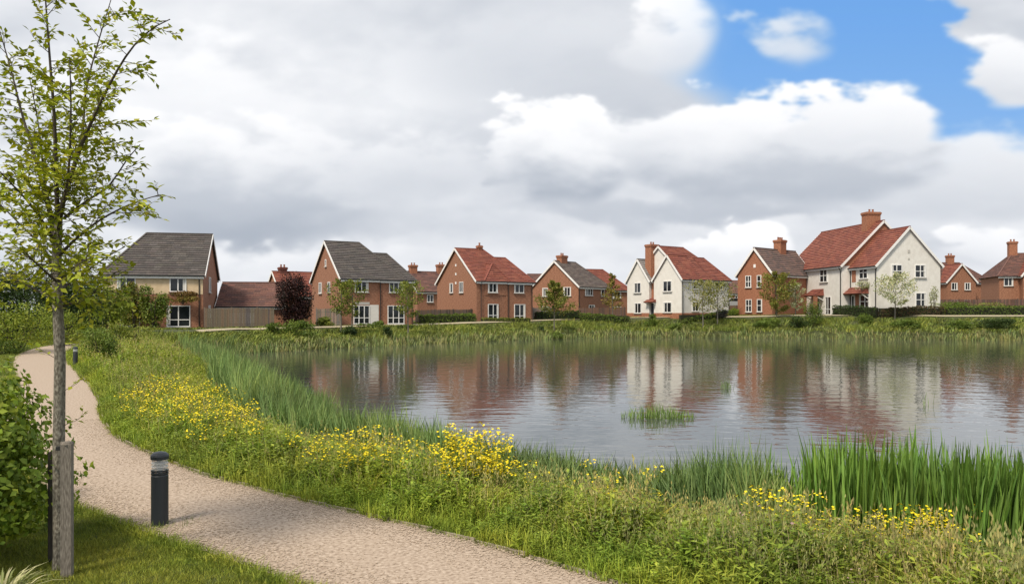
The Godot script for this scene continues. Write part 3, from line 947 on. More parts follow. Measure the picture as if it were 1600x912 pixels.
func make_bollard(label: String, x: float, d: float) -> void:
	var o := thing("bollard_light", label, "bollard", spot(x, d), 0.0, "bollard lights along the path")
	var r := 0.088
	var post := Mb.new()
	post.lathe(Vector3.ZERO, [[r, -0.1], [r, 0.555], [r * 0.96, 0.562], [r * 0.96, 0.570]], 32)
	put(post, "post", M.bollard, o)
	for y in [0.572, 0.600]:
		var ring := Mb.new()
		ring.lathe(Vector3(0, y, 0), [[r * 0.9, 0], [r * 1.02, 0.002], [r * 1.02, 0.017], [r * 0.9, 0.020]], 32)
		put(ring, "louvre", M.bollard, o)
	var core := Mb.new()
	core.lathe(Vector3.ZERO, [[0.03, 0.57], [0.03, 0.65], [0.055, 0.66], [0.055, 0.69], [0.03, 0.70], [0.03, 0.73]], 16)
	put(core, "lamp_holder", mat([0.5, 0.5, 0.5], 0.35), o)
	var lens := Mb.new()
	lens.lathe(Vector3.ZERO, [[r * 0.88, 0.615], [r * 0.92, 0.625], [r * 0.92, 0.725], [r * 0.88, 0.735]], 32)
	var gm := mat([0.75, 0.78, 0.80], 0.12, false)
	gm.transparency = BaseMaterial3D.TRANSPARENCY_ALPHA
	gm.albedo_color.a = 0.35
	put(lens, "lens", gm, o)
	for k in 4:
		var st := Mb.new()
		var a := TAU * k / 4.0 + 0.5
		st.bar(Vector3(cos(a) * r * 0.93, 0.6, sin(a) * r * 0.93), Vector3(cos(a) * r * 0.93, 0.74, sin(a) * r * 0.93), 0.010, 0.010)
		put(st, "strut", M.bollard, o)
	for y in [0.650, 0.688]:
		var f := Mb.new()
		f.lathe(Vector3(0, y, 0), [[r * 0.80, 0], [r * 0.97, 0.001], [r * 0.97, 0.006], [r * 0.80, 0.007]], 32)
		put(f, "fin", mat([0.55, 0.56, 0.57], 0.3), o)
	var cap := Mb.new()
	cap.lathe(Vector3.ZERO, [[r * 0.9, 0.728], [r * 1.06, 0.732], [r * 1.07, 0.765], [r * 1.0, 0.782], [r * 0.72, 0.803], [r * 0.3, 0.813], [0.0, 0.815]], 32)
	put(cap, "cap", M.bollard, o)

# ---------------------------------------------------------------- houses
const T_GREY := [Color(0.100, 0.088, 0.082), Color(0.120, 0.105, 0.097), Color(0.085, 0.075, 0.072)]
const T_RED := [Color(0.255, 0.078, 0.052), Color(0.215, 0.068, 0.048), Color(0.290, 0.098, 0.064)]
const T_BROWN := [Color(0.165, 0.085, 0.070), Color(0.135, 0.072, 0.062), Color(0.200, 0.098, 0.078)]
func slope(mb: Mb, a: Vector3, b: Vector3, c: Vector3, d: Vector3, mid: Vector3, cols: Array) -> void:
	# a-b along the eave, d-c along the top: laid courses of tiles, each lifted at its lower edge
	var nrm := (b - a).cross(d - a)
	if nrm.length() < 1e-4: nrm = (b - a).cross(c - a)
	nrm = nrm.normalized()
	if nrm.dot((a + b + c + d) * 0.25 - mid) < 0.0: nrm = -nrm
	var run := maxf((d - a).length(), (c - b).length())
	var k := maxi(3, int(run / 0.33))
	var patch := rng.randi() % 1000
	for i in k:
		var t0 := float(i) / k
		var t1 := float(i + 1) / k
		var l0 := a.lerp(d, t0); var r0 := b.lerp(c, t0)
		var l1 := a.lerp(d, t1); var r1 := b.lerp(c, t1)
		var w := maxi(1, int((r0 - l0).length() / 0.6))
		for j in w:
			var u0 := float(j) / w
			var u1 := float(j + 1) / w
			var col: Color = cols[rng.randi() % cols.size()]
			var pn := wob.get_noise_2d(j * 40.0 + patch, i * 40.0)
			col = jit(col, 0.07) * (1.0 + pn * 0.16)
			col.a = 1.0
			var up := nrm * (0.055 + R(0, 0.006))
			var p0 := l0.lerp(r0, u0); var p1 := l0.lerp(r0, u1)
			var q0 := l1.lerp(r1, u0); var q1 := l1.lerp(r1, u1)
			mb.quad_out(p0 + up, p1 + up, q1 + nrm * 0.005, q0 + nrm * 0.005, mid, col)
			mb.quad_out(p0, p1, p1 + up, p0 + up, mid - Vector3(0, 40, 0), col)
	# underside
	mb.quad(a - nrm * 0.12, b - nrm * 0.12, c - nrm * 0.12, d - nrm * 0.12, cols[0])
	mb.quad(a, b, b - nrm * 0.12, a - nrm * 0.12, cols[0])
# One storeyed block with a pitched roof. "x" or "z" is the way its ridge runs; hips are how far the ridge stops short of the ends (0 is a gable).
func block(h: Node3D, x0: float, x1: float, z0: float, z1: float, eave: float, axis: String, rise: float, hip0: float, hip1: float, wall: Material, tiles: Array, foot := -0.6, ov := 0.28, gut := true) -> void:
	var P := func(s: float, c: float, y: float) -> Vector3: return Vector3(s, y, c) if axis == "x" else Vector3(c, y, s)
	var s0 := x0 if axis == "x" else z1
	var s1 := x1 if axis == "x" else z0
	var c0 := z1 if axis == "x" else x0
	var c1 := z0 if axis == "x" else x1
	var cm := (c0 + c1) * 0.5
	var mid: Vector3 = P.call((s0 + s1) * 0.5, cm, eave * 0.6)
	var half := (c1 - c0) * 0.5
	var pitch := rise / half
	var w := Mb.new()
	w.quad_out(P.call(s0, c0, foot), P.call(s1, c0, foot), P.call(s1, c0, eave), P.call(s0, c0, eave), mid)
	w.quad_out(P.call(s0, c1, foot), P.call(s1, c1, foot), P.call(s1, c1, eave), P.call(s0, c1, eave), mid)
	for e in [[s0, hip0], [s1, hip1]]:
		w.quad_out(P.call(e[0], c0, foot), P.call(e[0], c1, foot), P.call(e[0], c1, eave), P.call(e[0], c0, eave), mid)
		if e[1] == 0.0 or e[1] < 0.0:
			w.tri_out(P.call(e[0], c0, eave), P.call(e[0], c1, eave), P.call(e[0], cm, eave + rise), mid)
	put(w, "wall", wall, h)
	var r := Mb.new()
	var ye := eave - ov * pitch + 0.13
	var yr := eave + rise + 0.13
	var e0 := s0 - (0.0 if hip0 < 0.0 else ov * (0.7 if hip0 == 0.0 else 1.0))      # a hip below 0: that end is buried in another block
	var e1 := s1 + (0.0 if hip1 < 0.0 else ov * (0.7 if hip1 == 0.0 else 1.0))
	var k0 := e0 if hip0 <= 0.0 else s0 + hip0
	var k1 := e1 if hip1 <= 0.0 else s1 - hip1
	var top: Vector3 = P.call((s0 + s1) * 0.5, cm, eave - 1.0)
	slope(r, P.call(e0, c0 - ov, ye), P.call(e1, c0 - ov, ye), P.call(k1, cm, yr), P.call(k0, cm, yr), top, tiles)
	slope(r, P.call(e0, c1 + ov, ye), P.call(e1, c1 + ov, ye), P.call(k1, cm, yr), P.call(k0, cm, yr), top, tiles)
	if hip0 > 0.0: slope(r, P.call(e0, c0 - ov, ye), P.call(e0, c1 + ov, ye), P.call(k0, cm, yr), P.call(k0, cm, yr), top, tiles)
	if hip1 > 0.0: slope(r, P.call(e1, c0 - ov, ye), P.call(e1, c1 + ov, ye), P.call(k1, cm, yr), P.call(k1, cm, yr), top, tiles)
	var roof := put(r, "roof", M.tile_grey, h)
	var rt := Mb.new()
	var rc: Color = tiles[0]
	rt.bar(P.call(k0, cm, yr + 0.02), P.call(k1, cm, yr + 0.02), 0.22, 0.10, Vector3.UP, rc)
	for e in [[hip0, e0, k0], [hip1, e1, k1]]:
		if e[0] > 0.0:
			for c in [c0 - ov, c1 + ov]:
				rt.bar(P.call(e[1], c, ye + 0.03), P.call(e[2], cm, yr + 0.03), 0.20, 0.09, Vector3.UP, rc)
	put(rt, "ridge_tiles", M.tile_grey, roof)
	for e in [[hip0, e0, -1.0], [hip1, e1, 1.0]]:
		if e[0] == 0.0:
			for c in [c0 - ov, c1 + ov]:
				var bb := Mb.new()
				var s: float = e[1] + e[2] * 0.02
				bb.bar(P.call(s, c, ye - 0.10), P.call(s, cm, yr - 0.10), 0.045 if axis == "x" else 0.045, 0.24, Vector3.UP if absf(pitch) < 50.0 else Vector3.UP)
				put(bb, "bargeboard", M.trim, h)
	if gut:
		for c in [[c0 - ov, -1.0], [c1 + ov, 1.0]]:
			var fb := Mb.new()
			fb.bar(P.call(e0 + 0.1, c[0] - c[1] * 0.04, ye - 0.17), P.call(e1 - 0.1, c[0] - c[1] * 0.04, ye - 0.17), 0.05, 0.2)
			put(fb, "fascia", M.trim, h)
			var gb := Mb.new()
			gb.bar(P.call(e0 + 0.05, c[0] + c[1] * 0.05, ye - 0.03), P.call(e1 - 0.05, c[0] + c[1] * 0.05, ye - 0.03), 0.11, 0.10)
			put(gb, "gutter", M.gutter, h)
# A window on a wall: at = middle of its foot in house axes; turn 0 faces +z, -90 faces -x, 90 faces +x
func window(h: Node3D, at: Vector3, turn: float, w: float, ht: float, lights := 2, transom := 0.0, lined := true, lintel := 0) -> void:
	var f := Mb.new()
	var b := 0.075
	f.box(Vector3(0, b / 2, 0.03), Vector3(w, b, 0.08))
	f.box(Vector3(0, ht - b / 2, 0.03), Vector3(w, b, 0.08))
	for s in [-1, 1]:
		f.box(Vector3(s * (w - b) / 2, ht / 2, 0.03), Vector3(b, ht - 2 * b, 0.08))
	for i in lights - 1:
		f.box(Vector3(-w / 2 + w * (i + 1) / lights, ht / 2, 0.03), Vector3(0.085, ht - 2 * b, 0.07))
	if transom > 0.0:
		f.box(Vector3(0, ht * transom, 0.028), Vector3(w - 2 * b, 0.07, 0.068))
	var o := put(f, "window", M.trim, h)
	o.position = at
	o.rotation.y = deg_to_rad(turn)
	var lw := w / lights
	for i in lights:
		var p := Mb.new()
		p.box(Vector3(-w / 2 + lw * (i + 0.5), ht / 2, 0.018), Vector3(lw - 0.06, ht - 0.1, 0.02))
		put(p, "pane", M.glass, o)
	if lined:          # curtains drawn to the sides, just behind the frame line
		for s in [-1, 1]:
			if rng.randf() < 0.45:
				var cw := w * R(0.08, 0.16)
				var c := Mb.new()
				for k in 4:
					c.box(Vector3(s * (w / 2 - b - cw * (k + 0.5) / 4.0), ht * 0.52, 0.029 + 0.004 * (k % 2)), Vector3(cw / 4.0, ht * 0.86, 0.008))
				put(c, "curtain", M.curtain, o)
	var sl := Mb.new()
	sl.box(Vector3(0, -0.035, 0.07), Vector3(w + 0.16, 0.07, 0.16))
	put(sl, "sill", M.sill if lintel != 2 else M.brick_dark, o)
	if lintel == 1:
		var li := Mb.new()
		var nb := int(w / 0.11)
		for i in nb:
			li.box(Vector3(-w / 2 + (i + 0.5) * w / nb, ht + 0.13, 0.012), Vector3(w / nb - 0.012, 0.22, 0.03 + 0.004 * (i % 2)))
		put(li, "lintel", M.pot, o)
func chimney(h: Node3D, at: Vector3, w: float, dp: float, foot: float, pots := 2, m: Material = null) -> void:
	var c := Mb.new()
	var ht := at.y - foot
	c.box(Vector3(at.x, foot + (ht - 0.4) / 2, at.z), Vector3(w, ht - 0.4, dp))
	c.box(Vector3(at.x, at.y - 0.34, at.z), Vector3(w + 0.08, 0.12, dp + 0.08))
	c.box(Vector3(at.x, at.y - 0.18, at.z), Vector3(w + 0.18, 0.2, dp + 0.18))
	c.box(Vector3(at.x, at.y - 0.05, at.z), Vector3(w + 0.06, 0.06, dp + 0.06))
	var o := put(c, "chimney", m if m else M.brick_orange, h)
	for i in pots:
		var p := Mb.new()
		p.lathe(Vector3(at.x + (i - (pots - 1) * 0.5) * 0.42, at.y - 0.03, at.z), [[0.12, 0], [0.10, 0.28], [0.13, 0.30], [0.13, 0.36], [0.08, 0.36]], 10)
		put(p, "pot", M.pot, o)
func downpipe(h: Node3D, x: float, z: float, top: float) -> void:
	var p := Mb.new()
	p.tube([Vector3(x, -0.2, z), Vector3(x, top - 0.3, z), Vector3(x, top - 0.12, z + 0.1), Vector3(x, top, z + 0.2)], [0.045, 0.045, 0.045, 0.045], 8)
	put(p, "downpipe", M.gutter, h)
func panel(h: Node3D, called: String, at: Vector3, size: Vector3, m: Material) -> void:
	var p := Mb.new()
	p.box(at, size)
	put(p, called, m, h)
func canopy(h: Node3D, at: Vector3, turn: float, w: float, dp: float, ht: float, tiles: Array) -> void:
	var r := Mb.new()
	slope(r, Vector3(-w / 2, 0, dp), Vector3(w / 2, 0, dp), Vector3(w / 2 - 0.1, ht, 0), Vector3(-w / 2 + 0.1, ht, 0), Vector3(0, -1, 0), tiles)
	for s in [-1, 1]:
		r.tri_out(Vector3(s * w / 2, 0, dp), Vector3(s * (w / 2 - 0.1), ht, 0), Vector3(s * w / 2, 0, 0), Vector3.ZERO, tiles[0])
	var o := put(r, "canopy", M.tile_grey, h)
	o.position = at
	o.rotation.y = deg_to_rad(turn)
	for s in [-1, 1]:
		var b := Mb.new()
		b.bar(Vector3(s * (w / 2 - 0.15), -0.05, dp - 0.12), Vector3(s * (w / 2 - 0.15), -0.55, 0.02), 0.08, 0.08)
		put(b, "bracket", M.trim, o)
func door(h: Node3D, at: Vector3, turn: float) -> void:
	var f := Mb.new()
	f.box(Vector3(0, 1.05, 0.02), Vector3(1.02, 2.1, 0.06))
	var o := put(f, "door", M.trim, h)
	o.position = at
	o.rotation.y = deg_to_rad(turn)
	var l := Mb.new()
	l.box(Vector3(0, 1.02, 0.045), Vector3(0.86, 1.96, 0.05))
	put(l, "leaf_panel", M.door, o)
	var g := Mb.new()
	g.box(Vector3(0, 1.62, 0.073), Vector3(0.4, 0.5, 0.012))
	put(g, "pane", M.glass, o)
func fence(label: String, x0: float, d0: float, x1: float, d1: float, h: float, col: Color, step := 0.15, cat_group := "") -> void:
	var a := Vector2(x0, d0)
	var b := Vector2(x1, d1)
	var len := (b - a).length()
	var o := thing("wooden_fence", label, "fence", spot(x0, d0), atan2(d1 - d0, x1 - x0), cat_group)
	var variants := []
	for i in 5:
		var mb := Mb.new()
		mb.box(Vector3(0, h / 2, 0), Vector3(step - 0.02, h, 0.022), jit(col, 0.34))
		variants.append(mb.mesh(M.fence))
	var n := int(len / step)
	for i in n:
		var t := (i + 0.5) / n
		var p := a.lerp(b, t)
		var bo := MeshInstance3D.new()
		bo.name = "board"
		bo.mesh = variants[rng.randi() % 5]
		bo.position = Vector3(t * len, land(p.x, p.y) - land(x0, d0) - 0.02 + R(-0.012, 0.012), R(0.0, 0.012))
		o.add_child(bo, true)
	for y in [0.35, h - 0.35]:
		var rl := Mb.new()
		rl.bar(Vector3(0, y, -0.04), Vector3(len, y + land(x1, d1) - land(x0, d0), -0.04), 0.05, 0.09, Vector3.UP, col)
		put(rl, "rail", M.fence, o)
	for i in int(len / 2.4) + 1:
		var t := minf(i * 2.4 / len, 1.0)
		var p := a.lerp(b, t)
		var po := Mb.new()
		po.box(Vector3(t * len, land(p.x, p.y) - land(x0, d0) + h / 2, -0.07), Vector3(0.1, h + 0.16, 0.08), col)
		put(po, "post", M.fence, o)

func make_houses() -> void:
	rng.seed = 7
	var h: Node3D
	# far left: cream upper storey, grey roof, gable on the right
	h = thing("detached_house", "house with cream upper storey, grey tiled roof and climbing plants on its brick front", "house", Vector3(-26.92, 1.57, -70), deg_to_rad(12))
	block(h, -8.07, 0, 0, -8.2, 4.66, "x", 3.75, 2.6, 0.0, M.brick, T_GREY)
	panel(h, "render_panel", Vector3(-4.04, 3.78, 0.015), Vector3(8.03, 1.7, 0.04), M.cream_render)
	for q in [[-6.2, 3.12, 1.48, 1.30], [-2.05, 3.12, 1.36, 1.34]]: window(h, Vector3(q[0], q[1], 0.035), 0, q[2], q[3], 2, 0.0, true, 2)
	for q in [[-5.92, 0.15, 1.6, 1.75], [-2.02, 0.10, 1.93, 1.84]]: window(h, Vector3(q[0], q[1], 0), 0, q[2], q[3], 2, 0.33)
	window(h, Vector3(0.03, 3.15, -3.3), 90, 0.8, 1.4, 1)
	window(h, Vector3(0.03, 0.9, -3.1), 90, 0.8, 1.1, 1)
	downpipe(h, -0.32, 0.09, 4.55)
	downpipe(h, -7.75, 0.09, 4.55)
	# garage beside it
	h = thing("brick_garage", "low brick garage with brown tiled roof behind the tall fence", "garage", Vector3(-26.6, 1.6, -76), deg_to_rad(8))
	block(h, -1.2, 4.8, 0, -6.0, 1.95, "x", 2.2, 0.0, 0.0, M.brick, T_BROWN)
	panel(h, "garage_door", Vector3(1.0, 0.95, 0.03), Vector3(2.3, 1.9, 0.05), M.trim)
	# second: brick, gable to the left, grey roof
	h = thing("detached_house", "red brick house with grey tiled roof behind the dark purple tree", "house", Vector3(-17.01, 1.65, -80), deg_to_rad(30))
	block(h, 0, 6.6, 0, -10.3, 4.70, "x", 3.95, 0.0, 3.0, M.brick, T_GREY)
	block(h, 4.0, 7.7, 0.05, -7.4, 4.66, "x", 2.80, -1.0, 1.55, M.brick, T_GREY, -0.6, 0.28)
	for q in [[2.1, 3.32, 1.41, 1.25], [5.78, 3.32, 1.5, 1.22]]: window(h, Vector3(q[0], q[1], 0.05 if q[0] > 4 else 0.0), 0, q[2], q[3], 2 if q[0] < 4 else 3)
	for q in [[2.1, 0.12, 1.68, 1.87], [5.78, 0.10, 1.83, 1.9]]: window(h, Vector3(q[0], q[1], 0.05 if q[0] > 4 else 0.0), 0, q[2], q[3], 3, 0.33, false)
	panel(h, "render_panel", Vector3(3.45, 1.05, 0.012), Vector3(0.95, 2.0, 0.03), M.white_render)
	panel(h, "lintel_band", Vector3(2.2, 2.2, 0.012), Vector3(1.5, 0.26, 0.03), M.sill)
	window(h, Vector3(0, 3.32, -7.04), -90, 1.0, 1.17, 2)
	window(h, Vector3(0, 3.32, -3.99), -90, 0.85, 1.13, 1)
	window(h, Vector3(0, 6.10, -5.1), -90, 0.42, 0.75, 1, 0.0, false)
	downpipe(h, 4.07, 0.13, 4.6)
	downpipe(h, 7.55, 0.13, 4.55)
	# third: brick, red roof with a small gablet
	h = thing("detached_house", "red brick house with red tiled roof and triangular roof vent", "house", Vector3(-4.2, 1.82, -95), deg_to_rad(30))
	block(h, 0, 6.7, 0, -11.1, 4.90, "x", 4.10, 0.0, 3.0, M.brick, T_RED)
	block(h, 4.0, 7.76, 0.05, -8.2, 4.86, "x", 3.05, -1.0, 1.6, M.brick, T_RED)
	block(h, 1.1, 4.4, 0.06, -3.6, 4.92, "z", 2.0, -1.0, 1.2, M.brick, T_RED, 3.2, 0.12, false)
	for q in [[2.16, 3.5, 1.31, 1.3], [5.8, 3.5, 1.36, 1.3]]: window(h, Vector3(q[0], q[1], 0.06), 0, q[2], q[3], 2)
	for q in [[2.2, 0.14, 1.4, 2.0], [5.89, 0.06, 1.54, 2.08]]: window(h, Vector3(q[0], q[1], 0.06), 0, q[2], q[3], 2, 0.32, true, 1)
	window(h, Vector3(0, 3.6, -6.78), -90, 0.92, 1.2, 1)
	window(h, Vector3(0, 3.55, -3.99), -90, 1.06, 1.33, 2)
	for q in [[7.0, 5.55], [5.9, 5.55], [4.8, 5.55]]: panel(h, "vent", Vector3(-0.01, q[0], -q[1]), Vector3(0.05, 0.28, 0.34), M.trim)
	for x in [0.55, 4.25, 7.6]: downpipe(h, x, 0.14, 4.75)
	chimney(h, Vector3(3.3, 9.6, -5.55), 0.55, 0.5, 8.0, 1)
	# fourth: brick gable towards the left, grey-brown roof
	h = thing("detached_house", "brick house with weathered grey brown roof and broad chimney beside the conical tree", "house", Vector3(9.27, 2.26, -112), deg_to_rad(50))
	block(h, 0, 8.0, 0, -8.2, 4.42, "x", 3.55, 0.0, 3.0, M.brick, [Color(0.15, 0.12, 0.105), Color(0.18, 0.145, 0.125), Color(0.13, 0.10, 0.09)])
	for q in [[2.52, 3.1, 1.9, 1.15, 3], [6.02, 3.05, 0.83, 1.21, 1]]: window(h, Vector3(q[0], q[1], 0), 0, q[2], q[3], q[4])
	window(h, Vector3(3.24, 0.3, 0), 0, 1.45, 1.5, 2, 0.0, true, 1)
	window(h, Vector3(0, 3.03, -5.85), -90, 0.95, 1.22, 2)
	window(h, Vector3(0, 3.03, -1.9), -90, 1.3, 1.26, 2)
	window(h, Vector3(0, 0.3, -5.85), -90, 1.2, 1.3, 2)
	downpipe(h, 0.15, 0.09, 4.3)
	chimney(h, Vector3(1.7, 8.95, -4.1), 1.45, 0.9, 6.2, 2)
	# attached behind it, to the right
	h = thing("brick_house", "brick house with red hipped roof tucked between the grey brown roof and the white house", "house", Vector3(bx(928, 122), 2.2, -122), deg_to_rad(20))
	block(h, 0, 6.2, 0, -7, 4.3, "x", 3.1, 0.0, 3.0, M.brick, T_RED)
	window(h, Vector3(3.9, 2.95, 0), 0, 1.4, 1.2, 2)
	window(h, Vector3(1.2, 2.95, 0), 0, 0.8, 1.2, 1)
	window(h, Vector3(3.9, 0.4, 0), 0, 1.5, 1.3, 2)
	# white house in the middle: two gables to the left, red roof
	h = thing("rendered_house", "white rendered house with twin gables, red roof and brick plinth", "house", Vector3(21.52, 2.15, -102), deg_to_rad(35))
	block(h, 1.1, 9.05, 0, -10.0, 5.15, "x", 4.35, 0.0, 3.4, M.white_render, T_RED)
	block(h, 5.6, 9.1, 0.05, -6.6, 5.12, "x", 2.95, -1.0, 1.3, M.white_render, T_RED)
	block(h, 0, 3.6, 0.04, -4.86, 5.20, "x", 2.95, 0.0, -1.0, M.white_render, T_RED)
	block(h, 0, 3.4, -5.75, -9.95, 5.15, "x", 2.75, 0.0, -1.0, M.white_render, [Color(0.30, 0.29, 0.28), Color(0.26, 0.25, 0.24)])
	panel(h, "brick_recess", Vector3(0.75, 2.6, -5.3), Vector3(0.6, 5.6, 0.95), M.brick_orange)
	for z in [[-2.41, 4.92], [-7.85, 4.26]]: panel(h, "plinth", Vector3(-0.012, 0.2, z[0]), Vector3(0.05, 1.1, z[1] + 0.01), M.brick_orange)
	panel(h, "plinth", Vector3(4.55, 0.2, 0.05), Vector3(9.0, 1.1, 0.06), M.brick_orange)
	for q in [[2.39, 3.5, 1.47, 1.4], [2.39, 0.80, 1.47, 1.34], [7.93, 3.45, 1.35, 1.38], [7.85, 0.72, 1.35, 1.38]]: window(h, Vector3(-0.02, q[1], -q[0]), -90, q[2], q[3], 2)
	for q in [[2.54, 3.8, 0.9, 1.2], [2.48, 0.95, 1.2, 1.26], [7.3, 3.8, 0.9, 1.2]]: window(h, Vector3(q[0], q[1], 0.06), 0, q[2], q[3], 2)
	canopy(h, Vector3(0.45, 2.2, -5.3), -90, 1.7, 1.1, 0.55, T_RED)
	door(h, Vector3(0.43, 0.05, -5.3), -90)
	downpipe(h, 0.12, 0.13, 5.0)
	downpipe(h, 8.95, 0.14, 5.0)
	chimney(h, Vector3(1.2, 9.95, -6.4), 1.5, 1.1, 5.5, 2)
	# brick house joined to the big white one
	h = thing("brick_house", "narrow orange brick gable house joined to the large white house", "house", Vector3(34.35, 2.48, -106), deg_to_rad(40))
	h.scale = Vector3.ONE * 1.104
	block(h, 0, 9.0, 0, -4.81, 5.2, "x", 3.0, 0.0, 0.0, M.brick_orange, [Color(0.17, 0.115, 0.10), Color(0.20, 0.13, 0.11), Color(0.14, 0.10, 0.09)])
	for q in [[3.26, 3.5, 0.8, 1.46], [1.75, 3.5, 0.62, 1.46], [3.21, 0.5, 0.85, 1.55], [1.7, 0.52, 0.70, 1.53]]: window(h, Vector3(0, q[1], -q[0]), -90, q[2], q[3], 2 if q[2] > 0.75 else 1, 0.5)
	panel(h, "vent", Vector3(-0.01, 6.1, -2.4), Vector3(0.05, 0.4, 0.3), M.trim)
	chimney(h, Vector3(5.6, 9.6, -2.4), 1.3, 1.0, 7.0, 3)
	downpipe(h, 0.6, 0.09, 5.1)
	# the large white house on the right
	h = thing("rendered_house", "large white rendered house with red roofs, tall brick chimney and broad front gable", "house", Vector3(44.1, 2.57, -97), deg_to_rad(8))
	h.scale = Vector3.ONE * 1.128
	block(h, -1.0, 9.0, -5.1, -18.4, 5.75, "z", 4.95, 0.0, 0.0, M.white_render, T_RED)
	block(h, 0, 7.4, 0, -8.0, 5.50, "z", 3.95, -1.0, 0.0, M.white_render, T_RED)
	var bt := Mb.new()
	bt.tri(Vector3(-0.98, 5.62, -5.08), Vector3(8.98, 5.62, -5.08), Vector3(4.0, 10.55, -5.08))
	put(bt, "brick_gable", M.brick_orange, h)
	for q in [[9.46, 3.95, 1.61, 1.5], [3.97, 3.92, 1.73, 1.55], [9.38, 0.7, 1.77, 1.6]]: window(h, Vector3(-1.0, q[1], -5.1 - q[0]), -90, q[2], q[3], 2, 0.5)
	window(h, Vector3(-1.0, 0.1, -5.1 - 3.0), -90, 1.3, 2.1, 2, 0.3)
	canopy(h, Vector3(-1.0, 2.35, -5.1 - 5.3), -90, 2.7, 1.1, 0.8, T_RED)
	door(h, Vector3(-1.0, 0.05, -5.1 - 5.5), -90)
	panel(h, "porch_post", Vector3(-1.95, 1.1, -5.1 - 4.2), Vector3(0.35, 2.4, 0.35), M.brick_orange)
	window(h, Vector3(0, 4.05, -2.5), -90, 1.6, 1.36, 2, 0.5)
	window(h, Vector3(0, 0.83, -2.2), -90, 1.84, 1.42, 2, 0.5)
	window(h, Vector3(-0.02, 0.85, -4.5), -90, 0.65, 1.4, 1)
	panel(h, "brick_pier", Vector3(-0.01, 4.6, -4.4), Vector3(0.05, 1.7, 0.75), M.brick_orange)
	panel(h, "brick_pier", Vector3(-0.01, 1.2, -3.75), Vector3(0.05, 2.5, 0.7), M.brick_orange)
	panel(h, "brick_pier", Vector3(-0.012, 1.2, -4.95), Vector3(0.05, 2.5, 0.25), M.brick_orange)
	canopy(h, Vector3(-0.01, 2.42, -3.5), -90, 4.0, 0.9, 0.75, T_RED)
	for q in [[2.26, 4.1, 1.26, 1.38], [5.02, 4.1, 1.28, 1.38], [5.1, 0.95, 1.28, 1.52]]: window(h, Vector3(q[0], q[1], 0), 0, q[2], q[3], 2, 0.5)
	for q in [[3.7, 6.9, 0.28, 0.36], [3.7, 6.1, 0.2, 0.2]]: panel(h, "vent", Vector3(q[0], q[1], 0.0), Vector3(q[2], q[3], 0.06), M.sill)
	panel(h, "plinth", Vector3(3.7, -0.1, 0.012), Vector3(7.42, 0.9, 0.06), M.brick)
	panel(h, "plinth", Vector3(-0.012, -0.1, -2.6), Vector3(0.06, 0.9, 5.1), M.brick)
	var dp := [[Vector3(-1.09, 0, -5.35)], [Vector3(-0.09, 0, -0.15)], [Vector3(-0.09, 0, -4.98)]]
	for q in dp:
		var p := Mb.new()
		p.tube([q[0] + Vector3(0, -0.2, 0), q[0] + Vector3(0, 5.1, 0), q[0] + Vector3(-0.2, 5.4, 0)], [0.05, 0.05, 0.05], 8)
		put(p, "downpipe", M.gutter, h)
	chimney(h, Vector3(3.7, 12.0, -7.0), 1.7, 1.1, 8.6, 2)
	# houses glimpsed behind
	h = thing("brick_house", "red roofed house half hidden behind the dark purple tree", "house", Vector3(bx(440, 100), 1.7, -100), deg_to_rad(35))
	block(h, 0, 9.0, 0, -6.5, 3.4, "x", 3.0, 0.0, 0.0, M.brick, T_RED)
	chimney(h, Vector3(1.2, 7.1, -3.2), 0.9, 0.8, 4.5, 2, M.brick_dark)
	h = thing("brick_house", "distant red roofed house with slim chimney beside the garage roof", "house", Vector3(bx(420, 118), 1.8, -118), deg_to_rad(10))
	block(h, 0, 8.0, 0, -7.0, 3.3, "x", 2.6, 1.5, 1.5, M.brick, T_RED)
	chimney(h, Vector3(1.1, 6.9, -3.5), 0.7, 0.6, 4.5, 1)
	h = thing("brick_house", "brick house with brown roof seen between the grey and red roofed houses", "house", Vector3(bx(652, 118), 1.9, -118), deg_to_rad(28))
	block(h, 0, 9.0, 0, -8.0, 4.2, "x", 3.0, 0.0, 0.0, M.brick, T_BROWN)
	chimney(h, Vector3(0.8, 8.3, -3.9), 1.1, 0.9, 5.5, 2)
	window(h, Vector3(2.0, 2.6, 0), 0, 1.0, 1.1, 2)
	window(h, Vector3(0, 2.6, -3.0), -90, 1.0, 1.1, 2)
	chimney(h, Vector3(5.4, 8.5, -3.9), 1.3, 0.9, 5.5, 2)
	h = thing("brick_house", "sliver of brown roof behind the red tiled and grey brown roofs", "house", Vector3(bx(815, 140), 2.2, -140), deg_to_rad(5))
	block(h, 0, 8.0, 0, -8.0, 4.4, "x", 3.2, 1.5, 1.5, M.brick, T_BROWN)
	h = thing("brick_house", "distant red brick house in the gap right of the white twin gabled house", "house", Vector3(bx(1136, 150), 2.6, -150), deg_to_rad(0))
	block(h, 0, 9.0, 0, -7.0, 4.0, "x", 2.4, 0.0, 0.0, M.brick, T_BROWN)
	window(h, Vector3(2.0, 2.4, 0), 0, 1.0, 1.1, 2)
	h = thing("brick_house", "red brick house with hipped roof and front gable behind the long fence", "house", Vector3(bx(1478, 132), 2.9, -132), deg_to_rad(2))
	block(h, -1.0, 9.0, -2.0, -9.0, 5.2, "x", 3.3, 3.4, 3.4, M.brick, T_BROWN)
	block(h, 0.3, 5.1, 0, -5.0, 5.2, "z", 2.8, 0.0, 0.0, M.brick, T_RED)
	for q in [1.5, 3.7]: window(h, Vector3(q, 3.8, 0), 0, 1.0, 1.2, 2)
	for q in [1.5, 3.7]: window(h, Vector3(q, 0.9, 0), 0, 1.1, 1.3, 2)
	chimney(h, Vector3(4.0, 9.9, -5.5), 1.1, 0.8, 7.0, 2)
